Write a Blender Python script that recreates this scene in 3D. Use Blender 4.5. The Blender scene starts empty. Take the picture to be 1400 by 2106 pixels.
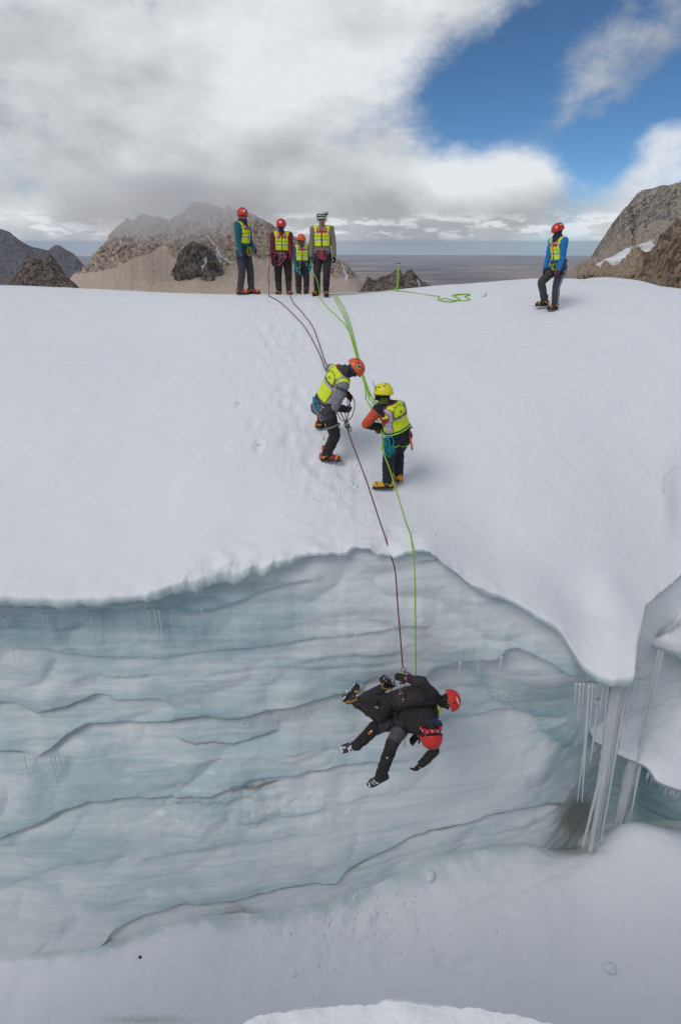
import bpy, bmesh, math, random
import numpy as np
from mathutils import Vector, Matrix
from mathutils.bvhtree import BVHTree

random.seed(7)
rng = np.random.default_rng(11)
scene = bpy.context.scene
COL = scene.collection
R = math.radians

# ------------------------------------------------------------------ camera
F_PX, PITCH = 1184.0, R(25.1)
CX, CY = 700.0, 1053.0
cp, sp = math.cos(PITCH), math.sin(PITCH)
cam_d = bpy.data.cameras.new('camera')
cam_d.sensor_fit = 'VERTICAL'
cam_d.sensor_height = 36.0
cam_d.lens = F_PX / 2106.0 * 36.0
cam_d.clip_start = 0.05
cam_d.clip_end = 250000.0
cam = bpy.data.objects.new('camera', cam_d)
COL.objects.link(cam)
cam.rotation_euler = (math.pi / 2 - PITCH, 0, 0)
scene.camera = cam

# ------------------------------------------------------------------ exposure and render
scene.view_settings.view_transform = 'Standard'
scene.view_settings.look = 'None'
scene.view_settings.exposure = 0.0
scene.view_settings.gamma = 1.0
scene.cycles.max_bounces = 10
scene.cycles.diffuse_bounces = 7
scene.cycles.glossy_bounces = 3
scene.cycles.transmission_bounces = 4
scene.cycles.volume_bounces = 2
scene.cycles.use_denoising = True
scene.cycles.caustics_reflective = False
scene.cycles.caustics_refractive = False
scene.cycles.volume_max_steps = 256

# ------------------------------------------------------------------ sun
SUN_EL, SUN_AZ = R(47), R(-135)      # azimuth measured from +Y towards +X
sdir = Vector((math.cos(SUN_EL) * math.sin(SUN_AZ), math.cos(SUN_EL) * math.cos(SUN_AZ), math.sin(SUN_EL)))
sun_d = bpy.data.lights.new('sun', 'SUN')
sun_d.energy = 1.18
sun_d.angle = R(28)
sun_d.color = (1.0, 0.96, 0.90)
sun = bpy.data.objects.new('sun', sun_d)
COL.objects.link(sun)
sun.rotation_euler = sdir.to_track_quat('Z', 'Y').to_euler()


# ------------------------------------------------------------------ node helper
class NT:
    def __init__(self, tree):
        self.t = tree
        self.n = tree.nodes
        self.l = tree.links

    def node(self, typ, **kw):
        nd = self.n.new(typ)
        for k, v in kw.items():
            setattr(nd, k, v)
        return nd

    def put(self, sock, val):
        if isinstance(val, bpy.types.NodeSocket):
            self.l.new(val, sock)
        else:
            if isinstance(val, (tuple, list)) and len(val) == 3 and sock.type == 'RGBA':
                val = (*val, 1.0)
            sock.default_value = val

    def m(self, op, a, b=None, c=None, clamp=False):
        nd = self.node('ShaderNodeMath', operation=op, use_clamp=clamp)
        self.put(nd.inputs[0], a)
        if b is not None:
            self.put(nd.inputs[1], b)
        if c is not None:
            self.put(nd.inputs[2], c)
        return nd.outputs[0]

    def vm(self, op, a, b=None, scale=None):
        nd = self.node('ShaderNodeVectorMath', operation=op)
        self.put(nd.inputs[0], a)
        if b is not None:
            self.put(nd.inputs[1], b)
        if scale is not None:
            self.put(nd.inputs['Scale'], scale)
        return nd.outputs['Value'] if op in ('DOT_PRODUCT', 'LENGTH') else nd.outputs[0]

    def noise(self, vec, scale, detail=6, rough=0.55, dist=0.0, lac=2.0):
        nd = self.node('ShaderNodeTexNoise')
        if vec is not None:
            self.put(nd.inputs['Vector'], vec)
        nd.inputs['Scale'].default_value = scale
        nd.inputs['Detail'].default_value = detail
        nd.inputs['Roughness'].default_value = rough
        nd.inputs['Distortion'].default_value = dist
        nd.inputs['Lacunarity'].default_value = lac
        return nd.outputs['Fac']

    def mix(self, fac, a, b):
        nd = self.node('ShaderNodeMix', data_type='RGBA')
        self.put(nd.inputs[0], fac)
        self.put(nd.inputs[6], a)
        self.put(nd.inputs[7], b)
        return nd.outputs[2]

    def ss(self, x, lo, hi, a=0.0, b=1.0):
        nd = self.node('ShaderNodeMapRange', interpolation_type='SMOOTHSTEP')
        self.put(nd.inputs[0], x)
        nd.inputs[1].default_value = lo
        nd.inputs[2].default_value = hi
        nd.inputs[3].default_value = a
        nd.inputs[4].default_value = b
        return nd.outputs[0]

    def mapping(self, vec, scale=(1, 1, 1), rot=(0, 0, 0), loc=(0, 0, 0)):
        nd = self.node('ShaderNodeMapping')
        self.put(nd.inputs[0], vec)
        nd.inputs['Scale'].default_value = scale
        nd.inputs['Rotation'].default_value = rot
        nd.inputs['Location'].default_value = loc
        return nd.outputs[0]


def ray_dir(px, py):
    x, y, d = px - CX, CY - py, F_PX
    return np.array([x, d * cp + y * sp, -d * sp + y * cp])


def az_el(px, py):
    v = ray_dir(px, py)
    v = v / np.linalg.norm(v)
    return math.degrees(math.atan2(v[0], v[1])), math.degrees(math.asin(v[2]))


# ------------------------------------------------------------------ world: blue sky with broken cloud
world = bpy.data.worlds.new('World')
scene.world = world
world.use_nodes = True
W = NT(world.node_tree)
W.n.clear()
sky = W.node('ShaderNodeTexSky', sky_type='NISHITA')
sky.sun_disc = False
sky.sun_elevation = SUN_EL
sky.sun_rotation = SUN_AZ
sky.altitude = 5000
sky.air_density = 1.0
sky.dust_density = 0.1
sky.ozone_density = 4.0
geo = W.node('ShaderNodeTexCoord')
d = geo.outputs['Generated']
sepd = W.node('ShaderNodeSeparateXYZ')
W.put(sepd.inputs[0], d)
az = W.m('MULTIPLY', W.m('ARCTAN2', sepd.outputs[0], sepd.outputs[1]), 180 / math.pi)
el = W.m('MULTIPLY', W.m('ARCSINE', sepd.outputs[2]), 180 / math.pi)
stretch = W.mapping(d, scale=(1, 1, 1.7))
wA = W.noise(stretch, 2.6, 3, 0.5)
wB = W.noise(W.mapping(stretch, loc=(5.1, 2.2, 8.3)), 2.6, 3, 0.5)
waz = W.m('ADD', az, W.m('MULTIPLY_ADD', wA, 16.0, -8.0))
wel = W.m('ADD', el, W.m('MULTIPLY_ADD', wB, 10.0, -5.0))


def blob(px, py, sx, sy, amp, rot=0.0, warp=True):
    """soft elliptical patch of more or less cloud, centred on a direction; sizes in degrees"""
    a0, e0 = az_el(px, py)
    A, E = (waz, wel) if warp else (az, el)
    da = W.m('SUBTRACT', A, a0)
    de = W.m('SUBTRACT', E, e0)
    c, s = math.cos(R(rot)), math.sin(R(rot))
    u = W.m('DIVIDE', W.m('ADD', W.m('MULTIPLY', da, c), W.m('MULTIPLY', de, s)), sx)
    v = W.m('DIVIDE', W.m('SUBTRACT', W.m('MULTIPLY', de, c), W.m('MULTIPLY', da, s)), sy)
    r2 = W.m('ADD', W.m('MULTIPLY', u, u), W.m('MULTIPLY', v, v))
    return W.m('MULTIPLY', W.m('POWER', 2.718, W.m('MULTIPLY', r2, -1.0)), amp)


def total(items):
    s = items[0]
    for i in items[1:]:
        s = W.m('ADD', s, i)
    return s


fine = W.noise(stretch, 5.2, 12, 0.62, 0.1)
shade_a = W.noise(stretch, 5.5, 5, 0.5, 0.0)
fine_up = W.noise(W.mapping(stretch, loc=(0.02, 0.0, -0.05)), 5.5, 5, 0.5, 0.0)
cover = total([
    W.m('MULTIPLY_ADD', fine, 2.6, -1.3), W.m('MULTIPLY_ADD', W.noise(stretch, 17.0, 8, 0.65, 0.2), 1.1, -0.55),
    W.m('MULTIPLY_ADD', W.noise(stretch, 1.3, 4, 0.5), 1.2, -0.12),
    blob(1180, 190, 16, 10, -1.25, 10), blob(1330, 30, 12, 9, -0.75), blob(960, 185, 10, 4.6, -1.05, 15),
    blob(1250, 380, 10, 3.0, -0.55), blob(905, 150, 6, 3, -0.3),
    blob(940, 345, 9, 3.2, 1.25, -8), blob(1100, 390, 7, 2.2, 0.95, 0), blob(1395, 335, 3.2, 2.6, 1.3, 0), blob(1255, 320, 6, 3.2, -0.7, 0), 
    blob(1160, 225, 8, 3.4, 0.85, 40), blob(1290, 130, 9, 3.8, 0.80, 38), blob(1390, 30, 6, 4, 0.45, 38),
    blob(450, 250, 22, 14, 0.8, 0), blob(900, 40, 9, 5, 0.75, 25),
    blob(150, 440, 14, 1.6, 0.15, 0), blob(850, 455, 13, 1.7, 0.75, 0, False), blob(1290, 470, 9, 1.5, 0.35, 0, False),
])
cmask = W.ss(cover, -0.32, 1.0)
puffs = W.noise(W.mapping(d, scale=(1, 1, 4.0)), 22.0, 6, 0.6)
low_band = W.m('MULTIPLY', W.ss(el, 0.0, 0.7), W.ss(el, 1.6, 2.6, 1.0, 0.0))
low = W.m('MULTIPLY', W.ss(puffs, 0.47, 0.60), low_band)
cmask = W.m('MAXIMUM', cmask, W.m('MULTIPLY', low, 0.85))
lit = W.m('MULTIPLY_ADD', W.m('SUBTRACT', shade_a, fine_up), 0.50, 0.0)
soft = W.noise(W.mapping(stretch, loc=(3, 1, 7)), 2.2, 5, 0.55)
bright = total([W.m('MULTIPLY_ADD', soft, 0.24, 0.605), lit,
                blob(250, 60, 20, 10, 0.07), blob(760, 60, 14, 8, 0.09), blob(460, 175, 8, 5, 0.06), blob(650, 160, 7, 4, 0.10), blob(950, 310, 9, 3.0, 0.20),
                blob(1100, 375, 7, 2, 0.14), blob(1390, 320, 6, 3, 0.25), blob(60, 440, 9, 1.5, 0.10),
                blob(560, 300, 16, 6, -0.11), blob(800, 430, 16, 2.2, -0.14), blob(1200, 180, 12, 6, -0.10),
                W.m('MULTIPLY', low, 0.20), W.m('MULTIPLY_ADD', fine, 0.20, -0.10), W.m('MULTIPLY_ADD', puffs, 0.06, -0.03)])
bright = W.m('MINIMUM', W.m('MAXIMUM', bright, 0.60), 0.90)
ccol = W.mix(W.ss(bright, 0.40, 0.85), (0.86, 0.88, 0.955), (0.93, 0.965, 1.01))
bg_sky = W.node('ShaderNodeBackground')
tint = W.node('ShaderNodeMix', data_type='RGBA', blend_type='MULTIPLY')
W.put(tint.inputs[0], 1.0)
W.put(tint.inputs[6], sky.outputs[0])
W.put(tint.inputs[7], (0.72, 0.95, 1.0))
W.put(bg_sky.inputs[0], tint.outputs[2])
bg_sky.inputs[1].default_value = 0.085
bg_cl = W.node('ShaderNodeBackground')
W.put(bg_cl.inputs[0], ccol)
W.put(bg_cl.inputs[1], W.m('POWER', bright, 1.6))
mixs = W.node('ShaderNodeMixShader')
W.put(mixs.inputs[0], cmask)
W.l.new(bg_sky.outputs[0], mixs.inputs[1])
W.l.new(bg_cl.outputs[0], mixs.inputs[2])
wout = W.node('ShaderNodeOutputWorld')
W.l.new(mixs.outputs[0], wout.inputs[0])
world.cycles.sampling_method = 'MANUAL'
world.cycles.sample_map_resolution = 1024


# ------------------------------------------------------------------ numeric helpers
def unproj(px, py, Y):
    v = ray_dir(px, py)
    return v * (Y / v[1])


def proj(P):
    P = np.asarray(P, float)
    X, Y, Z = P[..., 0], P[..., 1], P[..., 2]
    dep = np.maximum(Y * cp - Z * sp, 0.05)
    up = Y * sp + Z * cp
    return CX + F_PX * X / dep, CY - F_PX * up / dep


def _hash(ix, iy, iz, seed):
    h = (ix.astype(np.int64) * 374761393 + iy.astype(np.int64) * 668265263 + iz.astype(np.int64) * 2147483647 + seed * 144269504) & 0xffffffff
    h = ((h ^ (h >> 13)) * 1274126177) & 0xffffffff
    h = ((h ^ (h >> 16)) * 2246822519) & 0xffffffff
    return (h ^ (h >> 15)) & 0xffffffff


def pnoise(x, y, z=0.0, seed=0):
    x, y, z = np.broadcast_arrays(np.asarray(x, float), np.asarray(y, float), np.asarray(z, float))
    ix, iy, iz = np.floor(x), np.floor(y), np.floor(z)
    fx, fy, fz = x - ix, y - iy, z - iz
    u, v, w = [t * t * t * (t * (t * 6 - 15) + 10) for t in (fx, fy, fz)]
    out = 0
    for dx in (0, 1):
        for dy in (0, 1):
            for dz in (0, 1):
                h = _hash(ix + dx, iy + dy, iz + dz, seed)
                gx = ((h & 1023) / 511.5) - 1
                gy = (((h >> 10) & 1023) / 511.5) - 1
                gz = (((h >> 20) & 1023) / 511.5) - 1
                dot = gx * (fx - dx) + gy * (fy - dy) + gz * (fz - dz)
                out = out + dot * (u if dx else 1 - u) * (v if dy else 1 - v) * (w if dz else 1 - w)
    return out


def fbm(x, y, z=0.0, oct=5, seed=0, gain=0.5, lac=2.03):
    s, a, f = 0, 1.0, 1.0
    for i in range(oct):
        s = s + a * pnoise(np.asarray(x) * f, np.asarray(y) * f, np.asarray(z) * f, seed + i * 17)
        a *= gain
        f *= lac
    return s


def ridged(x, y, z=0.0, oct=5, seed=0, gain=0.5, lac=2.03):
    s, a, f = 0, 1.0, 1.0
    for i in range(oct):
        s = s + a * (1 - np.abs(pnoise(np.asarray(x) * f, np.asarray(y) * f, np.asarray(z) * f, seed + i * 17)) * 2)
        a *= gain
        f *= lac
    return s


def sst(a, b, x):
    t = np.clip((np.asarray(x, float) - a) / (b - a), 0, 1)
    return t * t * (3 - 2 * t)


class TPS:
    """smooth surface through scattered control points"""
    def __init__(self, pts, vals, smooth=1e-4):
        self.p = np.asarray(pts, float)
        n = len(self.p)
        K = self._k(self.p)
        A = np.zeros((n + 3, n + 3))
        A[:n, :n] = K + smooth * np.eye(n)
        A[:n, n] = 1
        A[:n, n + 1:] = self.p
        A[n, :n] = 1
        A[n + 1:, :n] = self.p.T
        b = np.zeros(n + 3)
        b[:n] = vals
        self.w = np.linalg.solve(A, b)

    def _k(self, q):
        d2 = ((q[:, None, :] - self.p[None, :, :]) ** 2).sum(-1)
        return 0.5 * d2 * np.log(d2 + 1e-12)

    def __call__(self, a, b):
        a, b = np.broadcast_arrays(np.asarray(a, float), np.asarray(b, float))
        q = np.stack([a.ravel(), b.ravel()], 1)
        out = np.empty(len(q))
        n = len(self.p)
        for i in range(0, len(q), 40000):
            s = slice(i, i + 40000)
            out[s] = self._k(q[s]) @ self.w[:n] + self.w[n] + q[s] @ self.w[n + 1:]
        return out.reshape(a.shape)


def mesh_np(name, V, Fq, mats=(), smooth=True, attrs=None, fmat=None, parent=None):
    me = bpy.data.meshes.new(name)
    V = np.asarray(V, np.float32)
    Fq = np.asarray(Fq, np.int32)
    k = Fq.shape[1]
    me.vertices.add(len(V))
    me.vertices.foreach_set('co', V.ravel())
    me.loops.add(Fq.size)
    me.loops.foreach_set('vertex_index', Fq.ravel())
    me.polygons.add(len(Fq))
    me.polygons.foreach_set('loop_start', np.arange(0, Fq.size, k, dtype=np.int32))
    me.polygons.foreach_set('loop_total', np.full(len(Fq), k, np.int32))
    for m in mats:
        me.materials.append(m)
    if fmat is not None:
        me.polygons.foreach_set('material_index', np.asarray(fmat, np.int32))
    me.update(calc_edges=True)
    me.polygons.foreach_set('use_smooth', np.full(len(Fq), smooth, bool))
    for an, av in (attrs or {}).items():
        at = me.attributes.new(an, 'FLOAT', 'POINT')
        at.data.foreach_set('value', np.asarray(av, np.float32).ravel())
    me.validate()
    o = bpy.data.objects.new(name, me)
    COL.objects.link(o)
    if parent is not None:
        o.parent = parent
    return o


def grid_faces(nr, nc, flip=False):
    i = np.arange(nr - 1)[:, None] * nc + np.arange(nc - 1)[None, :]
    q = np.stack([i, i + 1, i + nc + 1, i + nc], -1).reshape(-1, 4)
    return q[:, ::-1] if flip else q


def tag(o, label=None, cat=None, group=None, kind=None):
    if label:
        o['label'] = label
    if cat:
        o['category'] = cat
    if group:
        o['group'] = group
    if kind:
        o['kind'] = kind
    return o


def empty(name, loc=(0, 0, 0)):
    o = bpy.data.objects.new(name, None)
    COL.objects.link(o)
    o.location = loc
    o.empty_display_size = 0.2
    return o


# ------------------------------------------------------------------ materials
def base_mat(name):
    m = bpy.data.materials.new(name)
    m.use_nodes = True
    t = NT(m.node_tree)
    b = t.n['Principled BSDF']
    return m, t, b


_mc = {}


def mat(name, col, rough=0.7, metal=0.0, var=0.18, scale=30.0, bump=0.0, spec=0.4):
    """plain object material: colour with a little uneven wear and a fine weave"""
    if name in _mc:
        return _mc[name]
    m, t, b = base_mat(name)
    tc = t.node('ShaderNodeTexCoord').outputs['Object']
    n = t.noise(tc, scale, 4, 0.6)
    c = t.mix(t.ss(n, 0.3, 0.7), tuple(x * (1 - var) for x in col), tuple(min(x * (1 + var), 1) for x in col))
    t.put(b.inputs['Base Color'], c)
    b.inputs['Roughness'].default_value = rough
    b.inputs['Metallic'].default_value = metal
    b.inputs['Specular IOR Level'].default_value = spec
    if bump:
        bp = t.node('ShaderNodeBump')
        bp.inputs['Strength'].default_value = bump
        bp.inputs['Distance'].default_value = 0.01
        t.put(bp.inputs['Height'], t.noise(tc, scale * 3, 3, 0.6))
        t.put(b.inputs['Normal'], bp.outputs[0])
    _mc[name] = m
    return m


def attr(t, name):
    nd = t.node('ShaderNodeAttribute')
    nd.attribute_name = name
    return nd.outputs['Fac']


def make_snow():
    m, t, b = base_mat('snow')
    g = t.node('ShaderNodeNewGeometry').outputs['Position']
    n = t.noise(g, 0.8, 6, 0.6)
    c = t.mix(n, (0.80, 0.82, 0.87), (0.88, 0.885, 0.905))
    icy = attr(t, 'ice')
    nn = t.noise(g, 5, 6, 0.6)
    c = t.mix(t.m('MULTIPLY', t.ss(t.m('ADD', icy, t.m('MULTIPLY_ADD', nn, 0.6, -0.3)), 0.25, 0.85), 0.9), c, (0.52, 0.61, 0.62))
    dirt = attr(t, 'dirt')
    dn = t.noise(g, 14, 8, 0.7)
    c = t.mix(t.ss(t.m('MULTIPLY', dirt, t.m('MULTIPLY_ADD', dn, 1.4, 0.2)), 0.15, 0.95, 0, 0.85), c, (0.30, 0.275, 0.235))
    t.put(b.inputs['Base Color'], c)
    t.put(b.inputs['Roughness'], t.m('MULTIPLY_ADD', icy, -0.3, 0.62))
    b.inputs['Specular IOR Level'].default_value = 0.25
    b.inputs['Subsurface Weight'].default_value = 0.0
    h = t.m('ADD', t.m('MULTIPLY', t.noise(g, 24, 6, 0.65), 0.35), t.m('MULTIPLY', t.noise(g, 4, 5, 0.6), 0.8))
    h = t.m('ADD', h, t.m('MULTIPLY', t.noise(t.mapping(g, scale=(1.0, 3.0, 1.0)), 2.0, 5, 0.6), 1.1))
    bp = t.node('ShaderNodeBump')
    bp.inputs['Strength'].default_value = 0.5
    bp.inputs['Distance'].default_value = 0.035
    t.put(bp.inputs['Height'], h)
    t.put(b.inputs['Normal'], bp.outputs[0])
    return m


def make_ice():
    m, t, b = base_mat('glacier_ice')
    g = t.node('ShaderNodeNewGeometry').outputs['Position']
    blue = attr(t, 'blue')
    n1 = t.noise(t.mapping(g, scale=(0.55, 0.8, 1.5)), 1.6, 6, 0.6, 0.4)
    n2 = t.noise(t.mapping(g, scale=(0.35, 1, 5.0), rot=(0, R(-6), 0)), 1.6, 7, 0.62)
    streak = t.noise(t.mapping(g, scale=(13, 13, 0.55)), 1.0, 6, 0.65)
    f = t.m('ADD', t.m('MULTIPLY', blue, 0.75), t.m('ADD', t.m('MULTIPLY_ADD', n1, 1.35, -0.675), t.m('MULTIPLY_ADD', n2, 0.8, -0.4)))
    c = t.mix(t.ss(f, -0.15, 0.35), (0.76, 0.795, 0.805), (0.53, 0.635, 0.66))
    c = t.mix(t.ss(f, 0.25, 0.95), c, (0.27, 0.435, 0.475))
    c = t.mix(t.ss(streak, 0.55, 0.75, 0, 0.35), c, (0.72, 0.76, 0.765))
    n3 = t.noise(t.mapping(g, scale=(0.22, 0.8, 13.0), rot=(0, R(-6), 0)), 1.3, 6, 0.6, 0.3)
    c = t.mix(t.ss(n3, 0.54, 0.66, 0, 0.30), c, (0.80, 0.83, 0.835))
    c = t.mix(t.ss(n3, 0.46, 0.36, 0, 0.15), c, (0.36, 0.44, 0.455))
    dirt = attr(t, 'dirt')
    dn = t.noise(t.mapping(g, scale=(1, 1, 2.2)), 9, 8, 0.7)
    c = t.mix(t.ss(t.m('MULTIPLY', dirt, t.m('MULTIPLY_ADD', dn, 2.5, 0.0)), 0.18, 0.95, 0, 0.80), c, (0.27, 0.235, 0.18))
    t.put(b.inputs['Base Color'], c)
    t.put(b.inputs['Roughness'], t.m('MULTIPLY_ADD', n1, 0.4, 0.22))
    b.inputs['Subsurface Weight'].default_value = 0.45
    b.inputs['Subsurface Radius'].default_value = (0.35, 0.8, 1.0)
    b.inputs['Subsurface Scale'].default_value = 0.12
    b.inputs['Specular IOR Level'].default_value = 0.45
    h = t.m('ADD', t.m('MULTIPLY', n2, 1.0), t.m('MULTIPLY', t.noise(g, 11, 6, 0.6), 0.35))
    h = t.m('ADD', h, t.m('MULTIPLY', t.noise(t.mapping(g, scale=(1, 1, 9)), 2.2, 4, 0.6), 0.5))
    h = t.m('ADD', h, t.m('MULTIPLY', t.noise(t.mapping(g, scale=(6, 6, 0.6)), 2.0, 3, 0.5), 0.35))
    bp = t.node('ShaderNodeBump')
    bp.inputs['Strength'].default_value = 0.32
    bp.inputs['Distance'].default_value = 0.04
    t.put(bp.inputs['Height'], h)
    t.put(b.inputs['Normal'], bp.outputs[0])
    return m


def make_icicle():
    m, t, b = base_mat('icicle_ice')
    g = t.node('ShaderNodeNewGeometry').outputs['Position']
    n = t.noise(t.mapping(g, scale=(12, 12, 1.2)), 1.5, 4, 0.6)
    t.put(b.inputs['Base Color'], t.mix(n, (0.80, 0.85, 0.87), (0.93, 0.95, 0.96)))
    b.inputs['Roughness'].default_value = 0.16
    b.inputs['Transmission Weight'].default_value = 0.35
    b.inputs['IOR'].default_value = 1.31
    bp = t.node('ShaderNodeBump')
    bp.inputs['Strength'].default_value = 0.4
    bp.inputs['Distance'].default_value = 0.02
    t.put(bp.inputs['Height'], n)
    t.put(b.inputs['Normal'], bp.outputs[0])
    return m


def make_rock(name, rock_a, rock_b, scree, size):
    """size = metres of the coarsest grain; attributes scree and snow pick the cover"""
    m, t, b = base_mat(name)
    g = t.node('ShaderNodeNewGeometry').outputs['Position']
    k = 1.0 / size
    vert = t.noise(t.mapping(g, scale=(1, 1, 0.28)), 2.2 * k, 9, 0.65, 0.3)
    blot = t.noise(g, 0.7 * k, 5, 0.6)
    fin = t.noise(g, 9 * k, 8, 0.7)
    c = t.mix(t.ss(vert, 0.40, 0.60), rock_a, rock_b)
    c = t.mix(t.ss(blot, 0.42, 0.62, 0, 0.5), c, tuple(0.5 * (p + q) * s for p, q, s in zip(rock_b, scree, (1.0, 0.9, 0.8))))
    f2 = t.noise(t.mapping(g, scale=(1, 1, 0.24)), 3.0 * k, 9, 0.66, 0.3)
    c = t.mix(t.ss(f2, 0.50, 0.60, 0, 0.75), c, tuple(x * 0.55 for x in rock_a))
    c = t.mix(t.ss(f2, 0.46, 0.36, 0, 0.6), c, tuple(min(1, x * 1.25) for x in rock_b))
    sc = t.mix(t.ss(fin, 0.35, 0.65), tuple(x * 0.6 for x in scree), tuple(min(1, x * 1.25) for x in scree))
    sc = t.mix(t.ss(f2, 0.52, 0.64, 0, 0.65), sc, tuple(0.6 * x for x in rock_b))
    sc = t.mix(t.ss(t.noise(t.mapping(g, scale=(1, 1, 0.2)), 1.6 * k, 6, 0.6), 0.42, 0.62, 0, 0.25), sc, tuple(x * 0.62 for x in scree))
    sfac = t.ss(t.m('ADD', attr(t, 'scree'), t.m('ADD', t.m('MULTIPLY_ADD', fin, 0.9, -0.45), t.m('MULTIPLY_ADD', vert, 1.1, -0.55))), 0.35, 0.65)
    c = t.mix(sfac, c, sc)
    snf = t.ss(t.m('ADD', attr(t, 'snow'), t.m('MULTIPLY_ADD', vert, 0.7, -0.35)), 0.42, 0.58)
    c = t.mix(snf, c, (0.78, 0.80, 0.84))
    t.put(b.inputs['Base Color'], c)
    b.inputs['Roughness'].default_value = 0.92
    b.inputs['Specular IOR Level'].default_value = 0.1
    bp = t.node('ShaderNodeBump')
    bp.inputs['Strength'].default_value = 0.9
    bp.inputs['Distance'].default_value = size * 0.45
    hh = t.m('ADD', t.m('MULTIPLY', vert, 1.0), t.m('MULTIPLY', fin, 0.45))
    t.put(bp.inputs['Height'], hh)
    t.put(b.inputs['Normal'], bp.outputs[0])
    return m


SNOW, ICE, ICICLE = make_snow(), make_ice(), make_icicle()
# ================================================================== SNOW SLOPE
lip_c = [(-700, 1235, 5.9), (-250, 1226, 5.95), (0, 1220, 6.0), (150, 1223, 6.0), (300, 1213, 6.05), (390, 1192, 6.1), (450, 1180, 6.15), (560, 1162, 6.2),
         (640, 1134, 6.35), (700, 1140, 6.4), (740, 1126, 6.45), (815, 1142, 6.42), (870, 1130, 6.45), (950, 1188, 6.35), (1050, 1230, 6.3),
         (1150, 1290, 6.1), (1200, 1368, 5.82), (1258, 1392, 5.7), (1303, 1384, 5.78), (1308, 1310, 6.3), (1325, 1245, 7.0), (1400, 1175, 7.7), (1700, 1120, 8.2), (2200, 1100, 8.5)]
slope_c = lip_c + [
    # upper slope and crest
    (0, 587, 16.5), (150, 593, 16.2), (300, 600, 16), (500, 606, 15.2), (640, 606, 15.2), (760, 603, 15.4), (900, 588, 16.5), (1000, 580, 17), (1100, 573, 17.5),
    (1400, 606, 15), (1330, 586, 16.5), (1132, 637, 13.8), (-600, 575, 17), (2000, 640, 15),
    (515, 605, 14.5), (585, 606, 15.0), (620, 609, 17.0), (670, 608, 14.7),
    (700, 701, 12.0), (300, 700, 12.0), (0, 700, 12.1), (1000, 700, 12.2), (1300, 720, 12), (-600, 700, 12), (2000, 760, 12),
    (700, 810, 9.9), (300, 810, 9.8), (0, 810, 9.8), (1000, 810, 10.1), (1250, 830, 10.2), (1400, 850, 10.2),
    (672, 950, 8.3), (785, 1005, 7.9), (400, 960, 8.1), (100, 970, 8.0), (-500, 960, 8), (1000, 980, 8.3), (1200, 980, 8.6), (1350, 980, 9.0), (1900, 980, 9.3),
    (300, 1092, 7.05), (60, 1100, 7.0), (520, 1088, 7.0), (1000, 1100, 7.3), (1150, 1120, 7.4), (1300, 1120, 7.8), (1200, 1250, 6.75), (1260, 1300, 6.3), (1250, 1210, 7.0),
    (730, 1090, 6.8), (-500, 1090, 6.9)]
P = np.array([unproj(*c) for c in slope_c])
beyond = [(X, Y, z) for X in (-22, -11, 0, 11, 22) for (Y, z) in ((21, -2.6), (27, -5.2), (40, -13.0))]
P = np.vstack([P, np.array(beyond, float)])
slope_h = TPS(P[:, :2], P[:, 2], 2e-3)
LP = np.array([unproj(*c) for c in lip_c])
LP = LP[np.argsort(LP[:, 0])]


def y_lip(X):
    y = np.interp(X, LP[:, 0], LP[:, 1])
    jag = 0.045 + 0.085 * np.exp(-((X + 0.9) / 1.6) ** 2)
    return y + jag * fbm(X * 2.3, 3.3, 0, 5, 3, 0.62)


foot_dents = []      # (X, Y, radius, depth) filled from picture positions below


def mask_band(px, py, cx_, cy_, sx_, sy_):
    return np.exp(-((px - cx_) / sx_) ** 2 - ((py - cy_) / sy_) ** 2)


def ground_z(X, Y, detail=True):
    X, Y = np.broadcast_arrays(np.asarray(X, float), np.asarray(Y, float))
    z = slope_h(X, Y)
    if not detail:
        return z
    # the low mound behind the right hand end of the crest
    z = z + 0.50 * np.exp(-((X - 9.0) / 1.5) ** 2 - ((Y - 19.0) / 1.0) ** 2) + 0.22 * np.exp(-((X - 7.6) / 0.9) ** 2 - ((Y - 19.0) / 0.8) ** 2)
    far = sst(30, 8, Y)
    z = z + far * (0.035 * fbm(X * 0.5, Y * 0.5, 0, 3, 21) + 0.012 * fbm(X * 2.1, Y * 2.1, 0, 3, 22))
    px, py = proj(np.stack([X, Y, z], -1))
    # trodden track and churned snow
    tr = np.clip(mask_band(px, py, 560, 720, 60, 120) + mask_band(px, py, 610, 880, 70, 130) + 1.2 * mask_band(px, py, 700, 1020, 75, 90) +
                 mask_band(px, py, 720, 880, 90, 90) + mask_band(px, py, 640, 650, 110, 45) + 0.8 * mask_band(px, py, 790, 1100, 90, 40), 0, 1.3)
    z = z + tr * (0.022 * fbm(X * 5.5, Y * 5.5, 0, 4, 31, 0.55) - 0.01)
    # broken, frozen crust near the left part of the lip
    lipd = Y - np.interp(X, LP[:, 0], LP[:, 1])
    br = np.exp(-np.clip(lipd, 0, None) / 0.22) * (np.exp(-((px - 470) / 130) ** 2) * 1.0 + 0.35 * np.exp(-((px - 760) / 130) ** 2) + 0.12)
    z = z + br * 0.16 * (ridged(X * 2.6, Y * 2.6, 0, 4, 41) - 1.2)
    # wind scoop at the right edge of the photograph
    sc = sst(1360, 1410, px) * np.exp(-((py - 1030) / 75) ** 2)
    z = z - 0.22 * sc
    wobble = fbm(X * 9, Y * 9, 0, 2, 33) if foot_dents else 0
    for (fx, fy, fr, fd) in foot_dents:
        r = np.sqrt(((X - fx) / (fr * 0.62)) ** 2 + ((Y - fy) / fr) ** 2) + 0.25 * wobble
        z = z - 0.34 * fd * np.exp(-r ** 3) + fd * 0.06 * np.exp(-((r - 1.35) / 0.35) ** 2)
    return z


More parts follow.
